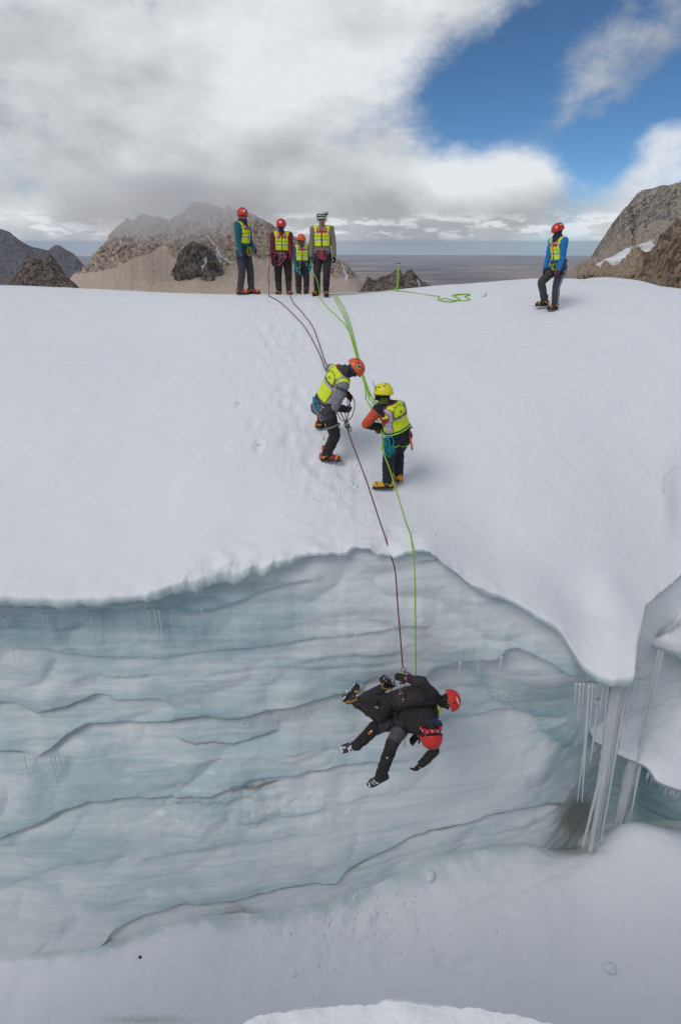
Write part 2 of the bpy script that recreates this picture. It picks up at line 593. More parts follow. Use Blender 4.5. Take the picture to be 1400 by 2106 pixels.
def hit(px, py, lift=0.0, detail=True):
    """point of the snow slope seen at a place of the photograph"""
    v = ray_dir(px, py)
    Ys = np.linspace(5.2, 19, 700)
    ray = v[None, :] * (Ys / v[1])[:, None]
    g = ground_z(ray[:, 0], Ys, detail) + lift
    below = np.where(ray[:, 2] <= g)[0]
    i = below[0] if len(below) else len(Ys) - 1
    return Vector((ray[i, 0], Ys[i], float(g[i])))


for (fx, fy, r, dd) in [(490, 832, 0.09, 0.09), (532, 918, 0.13, 0.13), (590, 740, 0.13, 0.06), (575, 760, 0.12, 0.05), (580, 800, 0.14, 0.06), (583, 828, 0.13, 0.06),
                        (605, 838, 0.13, 0.07), (616, 806, 0.16, 0.07), (592, 905, 0.16, 0.09), (634, 943, 0.15, 0.09), (520, 870, 0.14, 0.06), (540, 880, 0.12, 0.05),
                        (555, 708, 0.14, 0.06), (562, 725, 0.13, 0.05), (545, 690, 0.13, 0.05), (538, 676, 0.16, 0.06), (470, 734, 0.12, 0.04), (465, 760, 0.12, 0.03),
                        (495, 792, 0.11, 0.03), (655, 690, 0.14, 0.05), (668, 700, 0.13, 0.05), (705, 960, 0.15, 0.07), (735, 985, 0.13, 0.06), (655, 970, 0.14, 0.06),
                        (610, 690, 0.14, 0.05), (630, 715, 0.13, 0.05), (570, 670, 0.15, 0.05), (730, 930, 0.14, 0.07), (748, 900, 0.14, 0.07), (740, 860, 0.15, 0.05),
                        (690, 1000, 0.13, 0.06), (640, 1010, 0.12, 0.05), (700, 720, 0.12, 0.04), (755, 725, 0.10, 0.05)]:
    q = hit(fx, fy, 0.0, False)
    foot_dents.append((q.x, q.y, r, dd))

# fine where the photograph looks, coarse further out
xs = np.concatenate([np.linspace(-24, -9, 50, endpoint=False), np.linspace(-9, -2.2, 170, endpoint=False), np.linspace(-2.2, 2.2, 200, endpoint=False),
                     np.linspace(2.2, 9.5, 190, endpoint=False), np.linspace(9.5, 24, 50)])
tt = np.linspace(0, 1, 330)
tt = 0.42 * tt + 0.58 * tt ** 3.2
yl = y_lip(xs)
GY = yl[None, :] + tt[:, None] * (42 - yl[None, :])
GX = np.broadcast_to(xs[None, :], GY.shape)
GZ = ground_z(GX, GY)
# rolled lip: from the edge down and back under
px_l, py_l = proj(np.stack([xs, yl, GZ[0]], -1))
roll = np.interp(px_l, [0, 250, 480, 600, 660, 720, 900, 960, 1100, 1200, 1260, 1310, 1340, 1400],
                 [0.20, 0.17, 0.22, 0.15, 0.06, 0.035, 0.035, 0.07, 0.10, 0.15, 0.20, 0.20, 0.08, 0.08])
roll = roll * (1 + 0.45 * fbm(xs * 2.1, 1.7, 0, 4, 9))
rolls_ = []
for k, (dy, dz) in enumerate([(-0.10, -0.06), (-0.20, -0.20), (-0.26, -0.42), (-0.24, -0.66), (-0.12, -0.86), (0.15, -1.02), (0.7, -1.15), (1.6, -1.2), (2.6, -1.2), (4.0, -1.15)]):
    wob = fbm(xs * 3.2, k * 0.35, 0.2, 4, 12)
    yy = yl + roll * dy + 0.03 * wob * min(k, 4) / 4 + (0, 0, 0, 0, 0, 0, 0.1, 0.4, 0.9, 1.6)[k]
    zz = GZ[0] + roll * dz + 0.045 * fbm(xs * 2.7, k * 0.3, 4.4, 4, 13) * min(k, 4) / 4
    rolls_.append((yy, zz))
RY = np.array([r[0] for r in rolls_[::-1]])
RZ = np.array([r[1] for r in rolls_[::-1]])
AY = np.vstack([RY, GY])
AZ = np.vstack([RZ, GZ])
AX = np.broadcast_to(xs[None, :], AY.shape)
nroll = len(rolls_)
V = np.stack([AX, AY, AZ], -1).reshape(-1, 3)
px, py = proj(V)
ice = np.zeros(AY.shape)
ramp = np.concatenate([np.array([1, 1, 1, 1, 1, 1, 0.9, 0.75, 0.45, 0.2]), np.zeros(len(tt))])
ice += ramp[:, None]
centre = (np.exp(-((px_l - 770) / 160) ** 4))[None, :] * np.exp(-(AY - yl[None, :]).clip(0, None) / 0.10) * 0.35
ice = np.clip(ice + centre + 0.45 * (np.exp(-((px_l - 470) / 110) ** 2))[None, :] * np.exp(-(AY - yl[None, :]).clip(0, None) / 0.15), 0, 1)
dirt = np.zeros(AY.shape)
PX, PY = px.reshape(AY.shape), py.reshape(AY.shape)
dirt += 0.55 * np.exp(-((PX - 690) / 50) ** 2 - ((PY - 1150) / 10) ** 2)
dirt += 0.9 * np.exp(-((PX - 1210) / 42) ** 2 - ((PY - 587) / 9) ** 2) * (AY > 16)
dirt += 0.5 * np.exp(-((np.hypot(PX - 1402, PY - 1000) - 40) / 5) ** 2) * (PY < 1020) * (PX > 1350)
for (fx, fy) in ((490, 832), (532, 918)):  # two footprint hollows are coloured dark inside
    dirt += 0.8 * np.exp(-((PX - fx) / 9) ** 2 - ((PY - fy + 3) / 4) ** 2)
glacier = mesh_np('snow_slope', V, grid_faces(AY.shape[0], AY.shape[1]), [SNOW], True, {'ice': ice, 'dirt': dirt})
tag(glacier, 'smooth white snow slope falling from the crest to the crevasse lip', kind='structure')

# ================================================================== ICE WALL OF THE CREVASSE
wall_c = [(-700, 1270, 6.25), (0, 1270, 6.25), (300, 1258, 6.30), (600, 1195, 6.38), (740, 1160, 6.50), (815, 1200, 6.44), (950, 1230, 6.46), (1100, 1290, 6.38), (1180, 1400, 6.25),
          (-700, 1450, 6.0), (0, 1450, 6.1), (300, 1450, 6.15), (600, 1440, 6.25), (860, 1370, 6.42), (1030, 1330, 6.36), (950, 1420, 6.62), (1110, 1450, 6.72), (860, 1450, 6.5),
          (1000, 1560, 6.45), (1100, 1600, 6.45), (1140, 1650, 6.65), (1195, 1650, 7.25), (1240, 1500, 7.4), (1330, 1420, 7.75), (1335, 1320, 7.25), (1420, 1225, 7.85),
          (1390, 1440, 7.9), (1390, 1650, 7.0), (1320, 1640, 7.3), (1700, 1500, 7.2), (1700, 1250, 8.4), (1260, 1620, 7.6), (1250, 1700, 7.5),
          (0, 1700, 5.5), (300, 1700, 5.6), (600, 1700, 5.75), (900, 1690, 6.05), (1060, 1640, 6.4), (0, 1900, 5.0), (150, 1960, 4.82), (250, 1900, 4.97), (450, 1850, 5.2),
          (680, 1815, 5.5), (800, 1740, 5.8), (1000, 1670, 6.2), (1140, 1660, 6.6), (880, 1790, 5.82), (680, 1890, 5.38), (400, 1920, 5.05), (100, 2040, 4.6),
          (-700, 1700, 5.4), (-700, 1950, 4.7), (1020, 1740, 6.15), (1700, 1700, 6.6), (1180, 1740, 6.75)]
WP = np.array([unproj(*c) for c in wall_c])
wall_y = TPS(WP[:, [0, 2]], WP[:, 1], 1e-2)

ledges = [  # polyline in the photograph, depth of the undercut, how far it reaches down (px), dirt
    ([(-40, 1254), (90, 1250), (180, 1252), (280, 1243), (330, 1246), (390, 1258), (450, 1250), (520, 1222), (580, 1200), (640, 1188)], .10, 60, .25),
    ([(-40, 1290), (50, 1286), (120, 1292), (200, 1284), (260, 1262)], .05, 30, .1),
    ([(0, 1332), (80, 1335), (150, 1345), (220, 1350), (290, 1353), (380, 1348), (480, 1335), (560, 1325), (640, 1313), (720, 1305), (820, 1290), (900, 1275)], .05, 45, .3),
    ([(600, 1362), (660, 1352), (740, 1345), (830, 1335)], .05, 25, .25), ([(420, 1385), (500, 1378), (590, 1372), (680, 1372), (790, 1362)], .045, 40, 0),
    ([(140, 1400), (190, 1390), (235, 1392), (290, 1388), (360, 1380)], .06, 40, 0),
    ([(-30, 1447), (20, 1445), (50, 1450), (82, 1468)], .12, 60, .55), ([(84, 1462), (140, 1450), (190, 1433), (218, 1428), (238, 1440)], .11, 45, .75),
    ([(234, 1440), (290, 1431), (330, 1433), (350, 1446), (359, 1476)], .12, 50, .55),
    ([(78, 1558), (110, 1535), (140, 1507), (175, 1493), (260, 1490), (330, 1484), (400, 1476), (480, 1474), (560, 1460), (640, 1442), (700, 1428), (760, 1424)], .16, 70, .9),
    ([(360, 1476), (420, 1473), (500, 1476)], .05, 18, .6), ([(-30, 1538), (30, 1541), (60, 1552)], .08, 40, .6),
    ([(360, 1518), (400, 1530), (440, 1528), (480, 1535), (530, 1520), (580, 1505)], .07, 30, .5),
    ([(400, 1570), (470, 1562), (560, 1560), (620, 1545), (680, 1540)], .06, 40, .2),
    ([(-30, 1730), (30, 1712), (90, 1690), (120, 1670), (180, 1652), (240, 1645), (330, 1642), (440, 1632), (500, 1612), (560, 1600), (640, 1592), (700, 1577), (800, 1563)], .13, 60, .7),
    ([(480, 1632), (540, 1624), (570, 1618)], .07, 25, .8), ([(340, 1655), (420, 1652), (490, 1650), (560, 1648)], .05, 25, .3),
    ([(480, 1700), (560, 1690), (640, 1672), (700, 1664)], .05, 30, .1),
    ([(-30, 1840), (60, 1805), (130, 1780), (200, 1770), (300, 1768), (380, 1752), (460, 1745), (560, 1728), (660, 1715)], .05, 60, .15),
    ([(-30, 1740), (20, 1745), (45, 1765)], .10, 30, .3),
    ([(128, 1987), (190, 1960), (215, 1940), (235, 1915), (290, 1887), (360, 1864), (420, 1860), (480, 1856), (530, 1842), (590, 1826), (620, 1820), (690, 1815), (715, 1788), (760, 1762), (800, 1742), (840, 1722), (880, 1708), (960, 1690), (1040, 1668), (1100, 1658), (1150, 1650)], .12, 40, 1.0),
    ([(865, 1400), (885, 1378), (900, 1368), (945, 1356), (1000, 1353), (1025, 1350), (1040, 1334), (1065, 1330), (1095, 1342), (1115, 1356), (1150, 1372), (1200, 1396)], .26, 60, .45),
    ([(955, 1372), (990, 1400), (1010, 1435), (1060, 1450), (1100, 1468), (1135, 1472), (1160, 1468)], .12, 40, .15),
    ([(880, 1500), (930, 1478), (980, 1467), (1040, 1462), (1088, 1468), (1110, 1500), (1150, 1530), (1175, 1560)], .10, 60, .3),
    ([(1090, 1540), (1120, 1522), (1150, 1520), (1185, 1545)], .10, 60, .1),
    ([(690, 1420), (730, 1425), (760, 1398), (790, 1382), (840, 1390)], .08, 60, .2),
    ([(680, 1580), (760, 1560), (830, 1560), (900, 1548), (980, 1535)], .05, 30, .1), ([(700, 1655), (800, 1630), (900, 1612), (1000, 1600)], .04, 40, .1),
    ([(690, 1876), (705, 1868), (730, 1858), (745, 1848)], .14, 25, .9), ([(960, 1765), (975, 1755), (1010, 1752), (1060, 1742)], .05, 15, .5),
    ([(700, 1800), (790, 1772), (880, 1745), (1000, 1715), (1130, 1690)], .04, 40, .2),
    ([(850, 1160), (900, 1150), (940, 1170), (960, 1188)], .05, 25, .4), ([(960, 1192), (1010, 1205), (1060, 1228), (1080, 1240)], .07, 22, .35), ([(1085, 1238), (1110, 1250), (1140, 1275), (1150, 1300)], .09, 40, .2)]

wx = np.concatenate([np.linspace(-10, -5.2, 40, endpoint=False), np.linspace(-5.2, 5.6, 560, endpoint=False), np.linspace(5.6, 9, 40)])
ylw = y_lip(wx)
ztop = ground_z(wx, ylw) - 0.05
ztop = np.where(wx > 4.1, ground_z(wx, ylw + 0.05) - 0.01, ztop)
ztop = ztop - np.interp(proj(np.stack([wx, ylw, ztop], -1))[0], [620, 680, 900, 960], [0.10, 0.0, 0.0, 0.06])
nrow = 340
sv = np.linspace(0, 1, nrow)
WZ = ztop[None, :] + sv[:, None] * (-10.9 - ztop[None, :])
WX = np.broadcast_to(wx[None, :], WZ.shape)
WY = wall_y(WX, WZ)
# where the ice reaches the lip it leans back into it
WY0 = WY.copy()
wpx, wpy = proj(np.stack([WX, WY, WZ], -1))
dis = np.zeros(WZ.shape)
wd = np.zeros(WZ.shape)
wb = np.zeros(WZ.shape)
for k, (pl, amp, L, dirtv) in enumerate(ledges):
    pl = np.array(pl, float)
    wob = 5 * fbm(wpx / 55, k * 3.7, 0, 4, 55)
    ly = np.interp(wpx, pl[:, 0], pl[:, 1]) + wob
    end = sst(pl[0, 0] - 22, pl[0, 0] + 30, wpx) * sst(pl[-1, 0] + 22, pl[-1, 0] - 30, wpx)
    dd = wpy - ly
    am = 0.70 * amp * end * (0.75 + 0.6 * fbm(wpx / 90, k * 1.9, 0, 3, 56))
    rec = np.where(dd > 0, sst(-1, 11, dd) * np.exp(-dd / L), 0)
    bul = np.where(dd <= 0, np.exp(dd / (0.45 * L)), np.exp(-(dd / 4) ** 2))
    dis += am * rec - 0.42 * am * bul
    wd += dirtv * end * (np.exp(-((dd - 3) / 4.0) ** 2) + 0.30 * np.where(dd > 0, np.exp(-dd / 16), 0))
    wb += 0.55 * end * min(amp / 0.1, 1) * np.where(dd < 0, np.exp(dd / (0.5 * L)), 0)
warp = fbm(WX * 0.7, WZ * 0.9, 0, 3, 70)
scoop = np.abs(pnoise(WX * 1.15 + warp * 0.5, WZ * 1.5, 0.3, 71))
dis += 0.16 * (0.22 - scoop)
sc2 = np.abs(pnoise(WX * 2.4 + warp, WZ * 3.2, 1.3, 72))
patch = sst(-0.15, 0.3, fbm(WX * 0.5, WZ * 0.6, 5.0, 2, 73))
dis += 0.070 * patch * (0.22 - sc2)
strata = fbm(WX * 0.35, WZ * 4.6 - WX * 0.35 + warp * 0.8, 0, 4, 74)
dis += 0.020 * strata
dis += 0.010 * fbm(WX * 6, WZ * 7, 0, 4, 75)
flute = fbm(WX * 4.2, WZ * 0.45, 0, 3, 76)
dis += 0.020 * flute * np.exp(-((wpy - 1280) / 110) ** 2)
# little cavities low in the left wall
rough_low = np.exp(-((wpx - 480) / 220) ** 2 - ((wpy - 1660) / 60) ** 2)
dis += 0.07 * rough_low * (ridged(WX * 2.2, WZ * 3.6, 0, 3, 77) - 1.2)
edge_fix = sst(0.0, 0.05, sv)[:, None]
WY = WY + dis * (0.35 + 0.65 * edge_fix)
rt = sst(3.9, 4.4, WX) * (1 - sst(0.0, 0.16, sv)[:, None])
WY = WY * (1 - rt) + (ylw[None, :] + 0.05) * rt
# vertical top of the ice in the middle of the lip leans back under the snow
wb += 0.55 * np.exp(-((wpy - 1290) / 60) ** 2) * sst(760, 500, wpx) + 0.3 * fbm(WX * 0.6, WZ * 0.8, 2.0, 3, 78)  # deeper blue band under the left lip paints in the shade there
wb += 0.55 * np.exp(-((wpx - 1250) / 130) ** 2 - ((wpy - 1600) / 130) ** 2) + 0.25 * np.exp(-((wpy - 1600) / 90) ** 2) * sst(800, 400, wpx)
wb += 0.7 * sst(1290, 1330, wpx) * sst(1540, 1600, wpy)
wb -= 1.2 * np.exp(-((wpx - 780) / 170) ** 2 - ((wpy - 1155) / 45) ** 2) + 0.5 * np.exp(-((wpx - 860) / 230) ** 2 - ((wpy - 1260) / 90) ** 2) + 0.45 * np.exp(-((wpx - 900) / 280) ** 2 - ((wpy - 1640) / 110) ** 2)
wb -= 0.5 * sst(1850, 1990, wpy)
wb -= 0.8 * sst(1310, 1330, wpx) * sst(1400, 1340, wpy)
wd += 0.35 * np.exp(-((wpx - 770) / 90) ** 2 - ((wpy - 1170) / 18) ** 2)
wd += 0.9 * np.exp(-((wpx - 1190) / 45) ** 2 - ((wpy - 1680) / 50) ** 2)  # dark patch paints the shade of the alcove corner into the ice colour
wd += 0.8 * np.exp(-((wpx - 430) / 26) ** 2 - ((wpy - 1925) / 12) ** 2) + 0.5 * np.exp(-((wpx - 500) / 60) ** 2 - ((wpy - 1890) / 22) ** 2)
wd += 0.55 * np.exp(-((wpx - 90) / 40) ** 2 - ((wpy - 1980) / 22) ** 2)
V = np.stack([WX, WY, WZ], -1).reshape(-1, 3)
ice_wall = mesh_np('ice_wall', V, grid_faces(*WZ.shape, flip=True), [ICE], True, {'dirt': np.clip(wd, 0, 1.2), 'blue': wb})
tag(ice_wall, 'layered blue grey ice wall of the crevasse below the snow lip', kind='structure')

# ================================================================== CREVASSE FLOOR
floor_c = [(1190, 1745, 6.5), (1090, 1752, 6.2), (980, 1775, 5.95), (880, 1800, 5.75), (780, 1845, 5.55), (700, 1872, 5.4), (540, 1900, 5.2), (400, 1905, 5.1), (140, 1985, 4.75), (0, 2020, 4.6), (-600, 2060, 4.4),
           (700, 2050, 4.4), (300, 2090, 4.15), (-600, 2100, 4.0), (1290, 1692, 6.3), (1260, 1702, 6.35), (1400, 1718, 6.05), (1340, 1698, 6.3), (1650, 1750, 5.7), (1400, 1900, 5.0), (1250, 1850, 5.4), (1100, 1950, 4.9),
           (1400, 2085, 4.2), (1800, 2000, 4.3), (900, 1930, 5.0), (1225, 1742, 6.6)]
FP = np.array([unproj(*c) for c in floor_c])
extra = [(X, Y, z) for X in (-7, -3, 1, 5) for (Y, z) in ((1.0, -10.6), (2.6, -10.3))] + [(3.5, 7.1, -10.1), (4.3, 7.1, -9.9), (5.2, 7.0, -9.7), (4.0, 8.5, -10.4), (7, 8.5, -10.2), (0, 8, -9.8), (-6, 7, -10.4)]
FP = np.vstack([FP, np.array(extra, float)])
floor_h = TPS(FP[:, :2], FP[:, 2], 1e-2)


def floor_z(X, Y):
    z = floor_h(X, Y)
    px, py = proj(np.stack(np.broadcast_arrays(X, Y, z), -1))
    z = z + 0.055 * fbm(X * 0.9, Y * 0.9, 0, 4, 81) + 0.012 * fbm(X * 4 + Y * 2, Y * 3 - X, 0, 4, 88)
    dw = np.clip(wall_y(X, z) - Y, 0, None) * (1 + 0.5 * fbm(X * 1.7, Y * 1.7, 0, 3, 86))
    z = z + 0.16 * np.exp(-dw / 0.20) * sst(4.0, 2.6, X)
    deb = np.exp(-((px - 700) / 150) ** 2 - ((py - 1935) / 75) ** 2) + 0.8 * np.exp(-((px - 740) / 120) ** 2 - ((py - 1880) / 30) ** 2) + 0.6 * np.exp(-((px - 330) / 120) ** 2 - ((py - 2090) / 20) ** 2)
    z = z + deb * 0.055 * (ridged(X * 2.3, Y * 2.3, 0, 5, 82) - 1.3)
    z = z - 0.05 * np.exp(-((px - 1040) / 120) ** 2 - ((py - (1840 - (px - 1040) * 0.45)) / 10) ** 2) * sst(900, 960, px)
    for (cx_, cy_, r_, a_) in ((945, 1990, 30, .10), (915, 1972, 14, .08), (965, 1975, 12, .06), (1045, 1880, 22, .05)):
        rr = np.hypot((px - cx_) / r_, (py - cy_) / (r_ * 0.55)) + 1.1 * fbm(X * 4, Y * 4, 0, 3, 84)
        z = z - 0.6 * a_ * np.exp(-rr ** 2) + 0.15 * a_ * np.exp(-((rr - 1.4) / 0.35) ** 2)
    return z


fx_ = np.linspace(-8, 9, 520)
fy_ = np.concatenate([np.linspace(0.6, 3.6, 30, endpoint=False), np.linspace(3.6, 8.8, 240)])
FX, FY = np.meshgrid(fx_, fy_)
FZ = floor_z(FX, FY)
fpx, fpy = proj(np.stack([FX, FY, FZ], -1))
fd = 0.6 * np.exp(-((fpx - 300) / 130) ** 2 - ((fpy - 2098) / 14) ** 2) + 0.75 * np.exp(-((fpx - 1190) / 70) ** 2 - ((fpy - 1750) / 14) ** 2)
ficy = 0.35 * np.exp(-((fpx - 950) / 260) ** 2 - ((fpy - 1800) / 60) ** 2) + 0.3 * np.exp(-((fpx - 700) / 130) ** 2 - ((fpy - 1960) / 70) ** 2)
fdw = np.clip(wall_y(FX, FZ) - FY, 0, None)
ficy = np.clip(ficy + 0.75 * np.exp(-fdw / 0.13) * (1 + fbm(FX * 2, FY * 2, 0, 3, 87)), 0, 1)
fl = mesh_np('crevasse_floor', np.stack([FX, FY, FZ], -1).reshape(-1, 3), grid_faces(*FX.shape), [SNOW], True, {'ice': ficy, 'dirt': fd})
tag(fl, 'drifted snow floor at the bottom of the crevasse', kind='structure')

# ================================================================== NEAR LIP OF THE CREVASSE (where the photographer stands)
nx = np.concatenate([np.linspace(-9, -1.2, 60, endpoint=False), np.linspace(-1.2, 1.2, 240, endpoint=False), np.linspace(1.2, 9, 60)])
yedge = 0.49 + 0.30 * np.exp(-((nx - 0.13) / 0.62) ** 4) + 0.010 * fbm(nx * 9, 0.3, 0, 5, 91) + 0.006 * fbm(nx * 40, 0.7, 0, 3, 92)
rows = []
for t in np.linspace(0, 1, 60):
    yy = -8 + (yedge + 8) * (1 - (1 - t) ** 2.4)
    zz = -1.75 + 0.06 * fbm(nx * 0.7, yy * 0.7, 0, 3, 93) * sst(0.3, -1.5, yy) + 0.018 * fbm(nx * 7, yy * 7, 0, 4, 94) - 0.012 * sst(0.9, 1, t) * 0
    rows.append((yy, zz))
for (dy, dz) in ((0.012, -0.025), (0.018, -0.07), (0.01, -0.16), (-0.03, -0.32), (-0.10, -0.7), (-0.10, -1.5), (0.0, -3.0), (0.1, -5.0), (0.25, -7.0), (0.45, -9.2), (0.7, -10.9)):
    rows.append((yedge + dy + 0.02 * fbm(nx * 3, dz * 2, 0, 4, 95) + 0.12 * fbm(nx * 0.8, dz * 0.8, 2, 3, 96) * min(1, -dz), -1.75 + dz + 0.01 * fbm(nx * 9, dz, 1, 3, 97) + 0 * nx))
NY = np.array([r[0] for r in rows])
NZ = np.array([r[1] for r in rows])
NX = np.broadcast_to(nx[None, :], NY.shape)
near = mesh_np('snow_ledge', np.stack([NX, NY, NZ], -1).reshape(-1, 3), grid_faces(*NY.shape), [SNOW], True,
               {'ice': np.repeat(sst(-2.3, -4, NZ[:, :1]), len(nx), 1) * 0.1, 'dirt': np.zeros(NY.shape)})
tag(near, 'near snow lip of the crevasse along the bottom edge', kind='structure')


# ================================================================== ICE BLOCKS IN THE RIGHT HAND ALCOVE
def catmull(P, n):
    P = np.asarray(P, float)
    k = len(P)
    t = np.linspace(0, k - 1, n)
    i = np.clip(np.floor(t).astype(int), 0, k - 2)
    f = (t - i).reshape((-1,) + (1,) * (P.ndim - 1))
    g = lambda j: P[np.clip(j, 0, k - 1)]
    p0, p1, p2, p3 = g(i - 1), g(i), g(i + 1), g(i + 2)
    return 0.5 * ((2 * p1) + (-p0 + p2) * f + (2 * p0 - 5 * p1 + 4 * p2 - p3) * f ** 2 + (-p0 + 3 * p1 - 3 * p2 + p3) * f ** 3)


def sheet(name, rows, nr, nc, amp, seed, material, attrs_fn=None):
    G = np.array([[unproj(*c) for c in r] for r in rows])
    S = catmull(G, nr)
    S = np.swapaxes(catmull(np.swapaxes(S, 0, 1), nc), 0, 1)
    du = np.gradient(S, axis=1)
    dv = np.gradient(S, axis=0)
    N = np.cross(du, dv)
    N /= np.linalg.norm(N, axis=-1, keepdims=True) + 1e-9
    n = fbm(S[..., 0] * 2.2, S[..., 1] * 2.2, S[..., 2] * 2.2, 5, seed)
    S = S + N * (amp * n)[..., None]
    at = attrs_fn(S) if attrs_fn else {}
    return mesh_np(name, S.reshape(-1, 3), grid_faces(nr, nc), [material], True, at)


zero = lambda S: {'ice': np.zeros(S.shape[:2]), 'dirt': np.zeros(S.shape[:2]), 'blue': np.zeros(S.shape[:2])}
b1 = sheet('ice_ledge', [
    [(1310, 1290, 8.3), (1350, 1255, 8.2), (1420, 1200, 8.2), (1560, 1150, 8.2)],
    [(1325, 1312, 7.9), (1362, 1290, 7.8), (1420, 1262, 7.6), (1560, 1230, 7.6)],
    [(1340, 1316, 7.5), (1370, 1300, 7.35), (1425, 1272, 7.2), (1560, 1255, 7.2)],
    [(1343, 1328, 7.42), (1378, 1335, 7.25), (1430, 1345, 7.1), (1560, 1350, 7.1)],
    [(1348, 1336, 7.55), (1392, 1352, 7.4), (1432, 1392, 7.3), (1560, 1420, 7.3)],
    [(1350, 1336, 8.3), (1394, 1352, 8.3), (1436, 1395, 8.3), (1560, 1424, 8.3)]], 60, 70, 0.045, 101, SNOW,
    lambda S: {'ice': np.clip(0.35 + 0.5 * (np.linspace(0, 1, S.shape[0])[:, None] > 0.6) + 0 * S[..., 0], 0, 1),
               'dirt': 0.75 * np.exp(-((np.linspace(0, 1, S.shape[0])[:, None] - 0.40) / 0.06) ** 2) + 0 * S[..., 0]})
tag(b1, 'pale ice ledge with a grey rim beside the tall thin icicle', kind='structure')
b2 = sheet('snow_shelf', [
    [(1190, 1440, 7.75), (1290, 1440, 8.0), (1350, 1425, 8.2), (1420, 1395, 8.4), (1600, 1330, 8.4)],
    [(1200, 1480, 7.3), (1280, 1475, 7.6), (1350, 1470, 7.6), (1420, 1440, 7.7), (1600, 1400, 7.7)],
    [(1215, 1505, 7.05), (1268, 1515, 7.2), (1340, 1515, 7.1), (1420, 1510, 7.1), (1600, 1500, 7.1)],
    [(1222, 1518, 6.95), (1268, 1543, 6.9), (1330, 1566, 6.65), (1380, 1600, 6.4), (1600, 1640, 6.4)],
    [(1225, 1526, 7.0), (1270, 1552, 6.95), (1328, 1580, 6.68), (1376, 1622, 6.42), (1600, 1660, 6.4)],
    [(1226, 1528, 7.9), (1272, 1552, 7.7), (1330, 1582, 7.4), (1378, 1620, 7.3), (1600, 1660, 7.3)]], 70, 90, 0.05, 102, SNOW,
    lambda S: {'ice': np.clip(sst(4.6, 3.9, S[..., 0]) * 0.7 + 0.8 * (np.linspace(0, 1, S.shape[0])[:, None] > 0.72), 0, 1),
               'dirt': 0.5 * np.exp(-((proj(S)[0] - 1292) / 26) ** 2 - ((proj(S)[1] - 1480) / 9) ** 2) * (0.7 + 0.9 * fbm(S[..., 0] * 9, S[..., 1] * 9, 0, 3, 8))})
tag(b2, 'overhanging snow shelf behind the big icicles on the far side', kind='structure')
# ================================================================== MOUNTAINS
def mountain(name, label, ridge, d_ridge, d_base, base_py, n, m, gully, jag, material, scree_fn=None, snow_fn=None, prof=1.6, seed=0, back=1.6):
    ridge = np.array(ridge, float)
    s = np.linspace(ridge[0, 0], ridge[-1, 0], n)
    rp = np.interp(s, ridge[:, 0], ridge[:, 1])
    Rd = np.broadcast_to(np.asarray(d_ridge, float), ()) if np.isscalar(d_ridge) else np.interp(s, ridge[:, 0], d_ridge)
    Rd = np.full(n, float(Rd)) if np.ndim(Rd) == 0 else Rd
    top = np.array([unproj(a, b, c) for a, b, c in zip(s, rp, Rd)])
    bot = np.array([unproj(a, base_py, d_base) for a in s])
    Hgt = np.max(top[:, 2]) - np.mean(bot[:, 2])
    top[:, 2] += jag * Hgt * fbm(s / 16.0, seed * 3.1, 0, 5, 200 + seed, 0.6)
    top[:, 1] += 0.25 * abs(d_ridge - d_base if np.isscalar(d_ridge) else np.mean(d_ridge) - d_base) * fbm(s / 90.0, seed * 1.7, 0, 3, 205 + seed)
    t = np.linspace(0, 1, m)[:, None]
    S = top[None] * (1 - t[..., None]) + bot[None] * t[..., None]
    S[..., 2] = bot[None, :, 2] + (top[None, :, 2] - bot[None, :, 2]) * (1 - t) ** prof
    k = 1.0 / (Hgt * 0.16)
    X, Y, Z = S[..., 0] * k, S[..., 1] * k * 0.5, S[..., 2] * k
    wv = fbm(X * 0.5, Y * 0.5, Z * 0.5, 3, 210 + seed)
    g = ridged(X + wv * 0.8, Y, Z * 0.30, 5, 220 + seed, 0.55) - 1.35
    blk = fbm(X * 1.1, Y, Z * 1.0, 5, 230 + seed, 0.58)
    ppx, ppy = proj(S)
    sm = scree_fn(ppx, ppy) if scree_fn else np.zeros(S.shape[:2])
    fade = sst(0, 0.06, t) * (1 - 0.82 * np.clip(sm, 0, 1))
    dsp = gully * Hgt * (0.75 * g + 0.7 * blk) * fade
    S[..., 1] -= dsp
    S[..., 2] += 0.30 * dsp
    S[..., 0] += 0.45 * gully * Hgt * fbm(Z * 1.3, X * 0.7, Y, 4, 240 + seed) * fade
    bk = []
    for q in (1.0, 0.6, 0.3, 0.12):
        b_ = top.copy()
        b_[:, 1] += q * back * Hgt
        b_[:, 2] -= (q ** 1.2) * back * Hgt * 0.9
        bk.append(b_)
    A = np.concatenate([np.array(bk), S], 0)
    z4 = np.zeros((4, n))
    sn = snow_fn(ppx, ppy) if snow_fn else np.zeros(S.shape[:2])
    o = mesh_np(name, A.reshape(-1, 3), grid_faces(A.shape[0], n, flip=True), [material], True,
                {'scree': np.vstack([z4, sm]), 'snow': np.vstack([z4, sn])})
    tag(o, label, kind='structure')
    return o


def seg_mask(px, py, pts, w):
    pts = np.array(pts, float)
    best = np.full(px.shape, 1e9)
    for a, b in zip(pts[:-1], pts[1:]):
        ab = b - a
        tt_ = np.clip(((px - a[0]) * ab[0] + (py - a[1]) * ab[1]) / (ab @ ab), 0, 1)
        best = np.minimum(best, np.hypot(px - a[0] - tt_ * ab[0], py - a[1] - tt_ * ab[1]))
    return np.exp(-(best / w) ** 2)


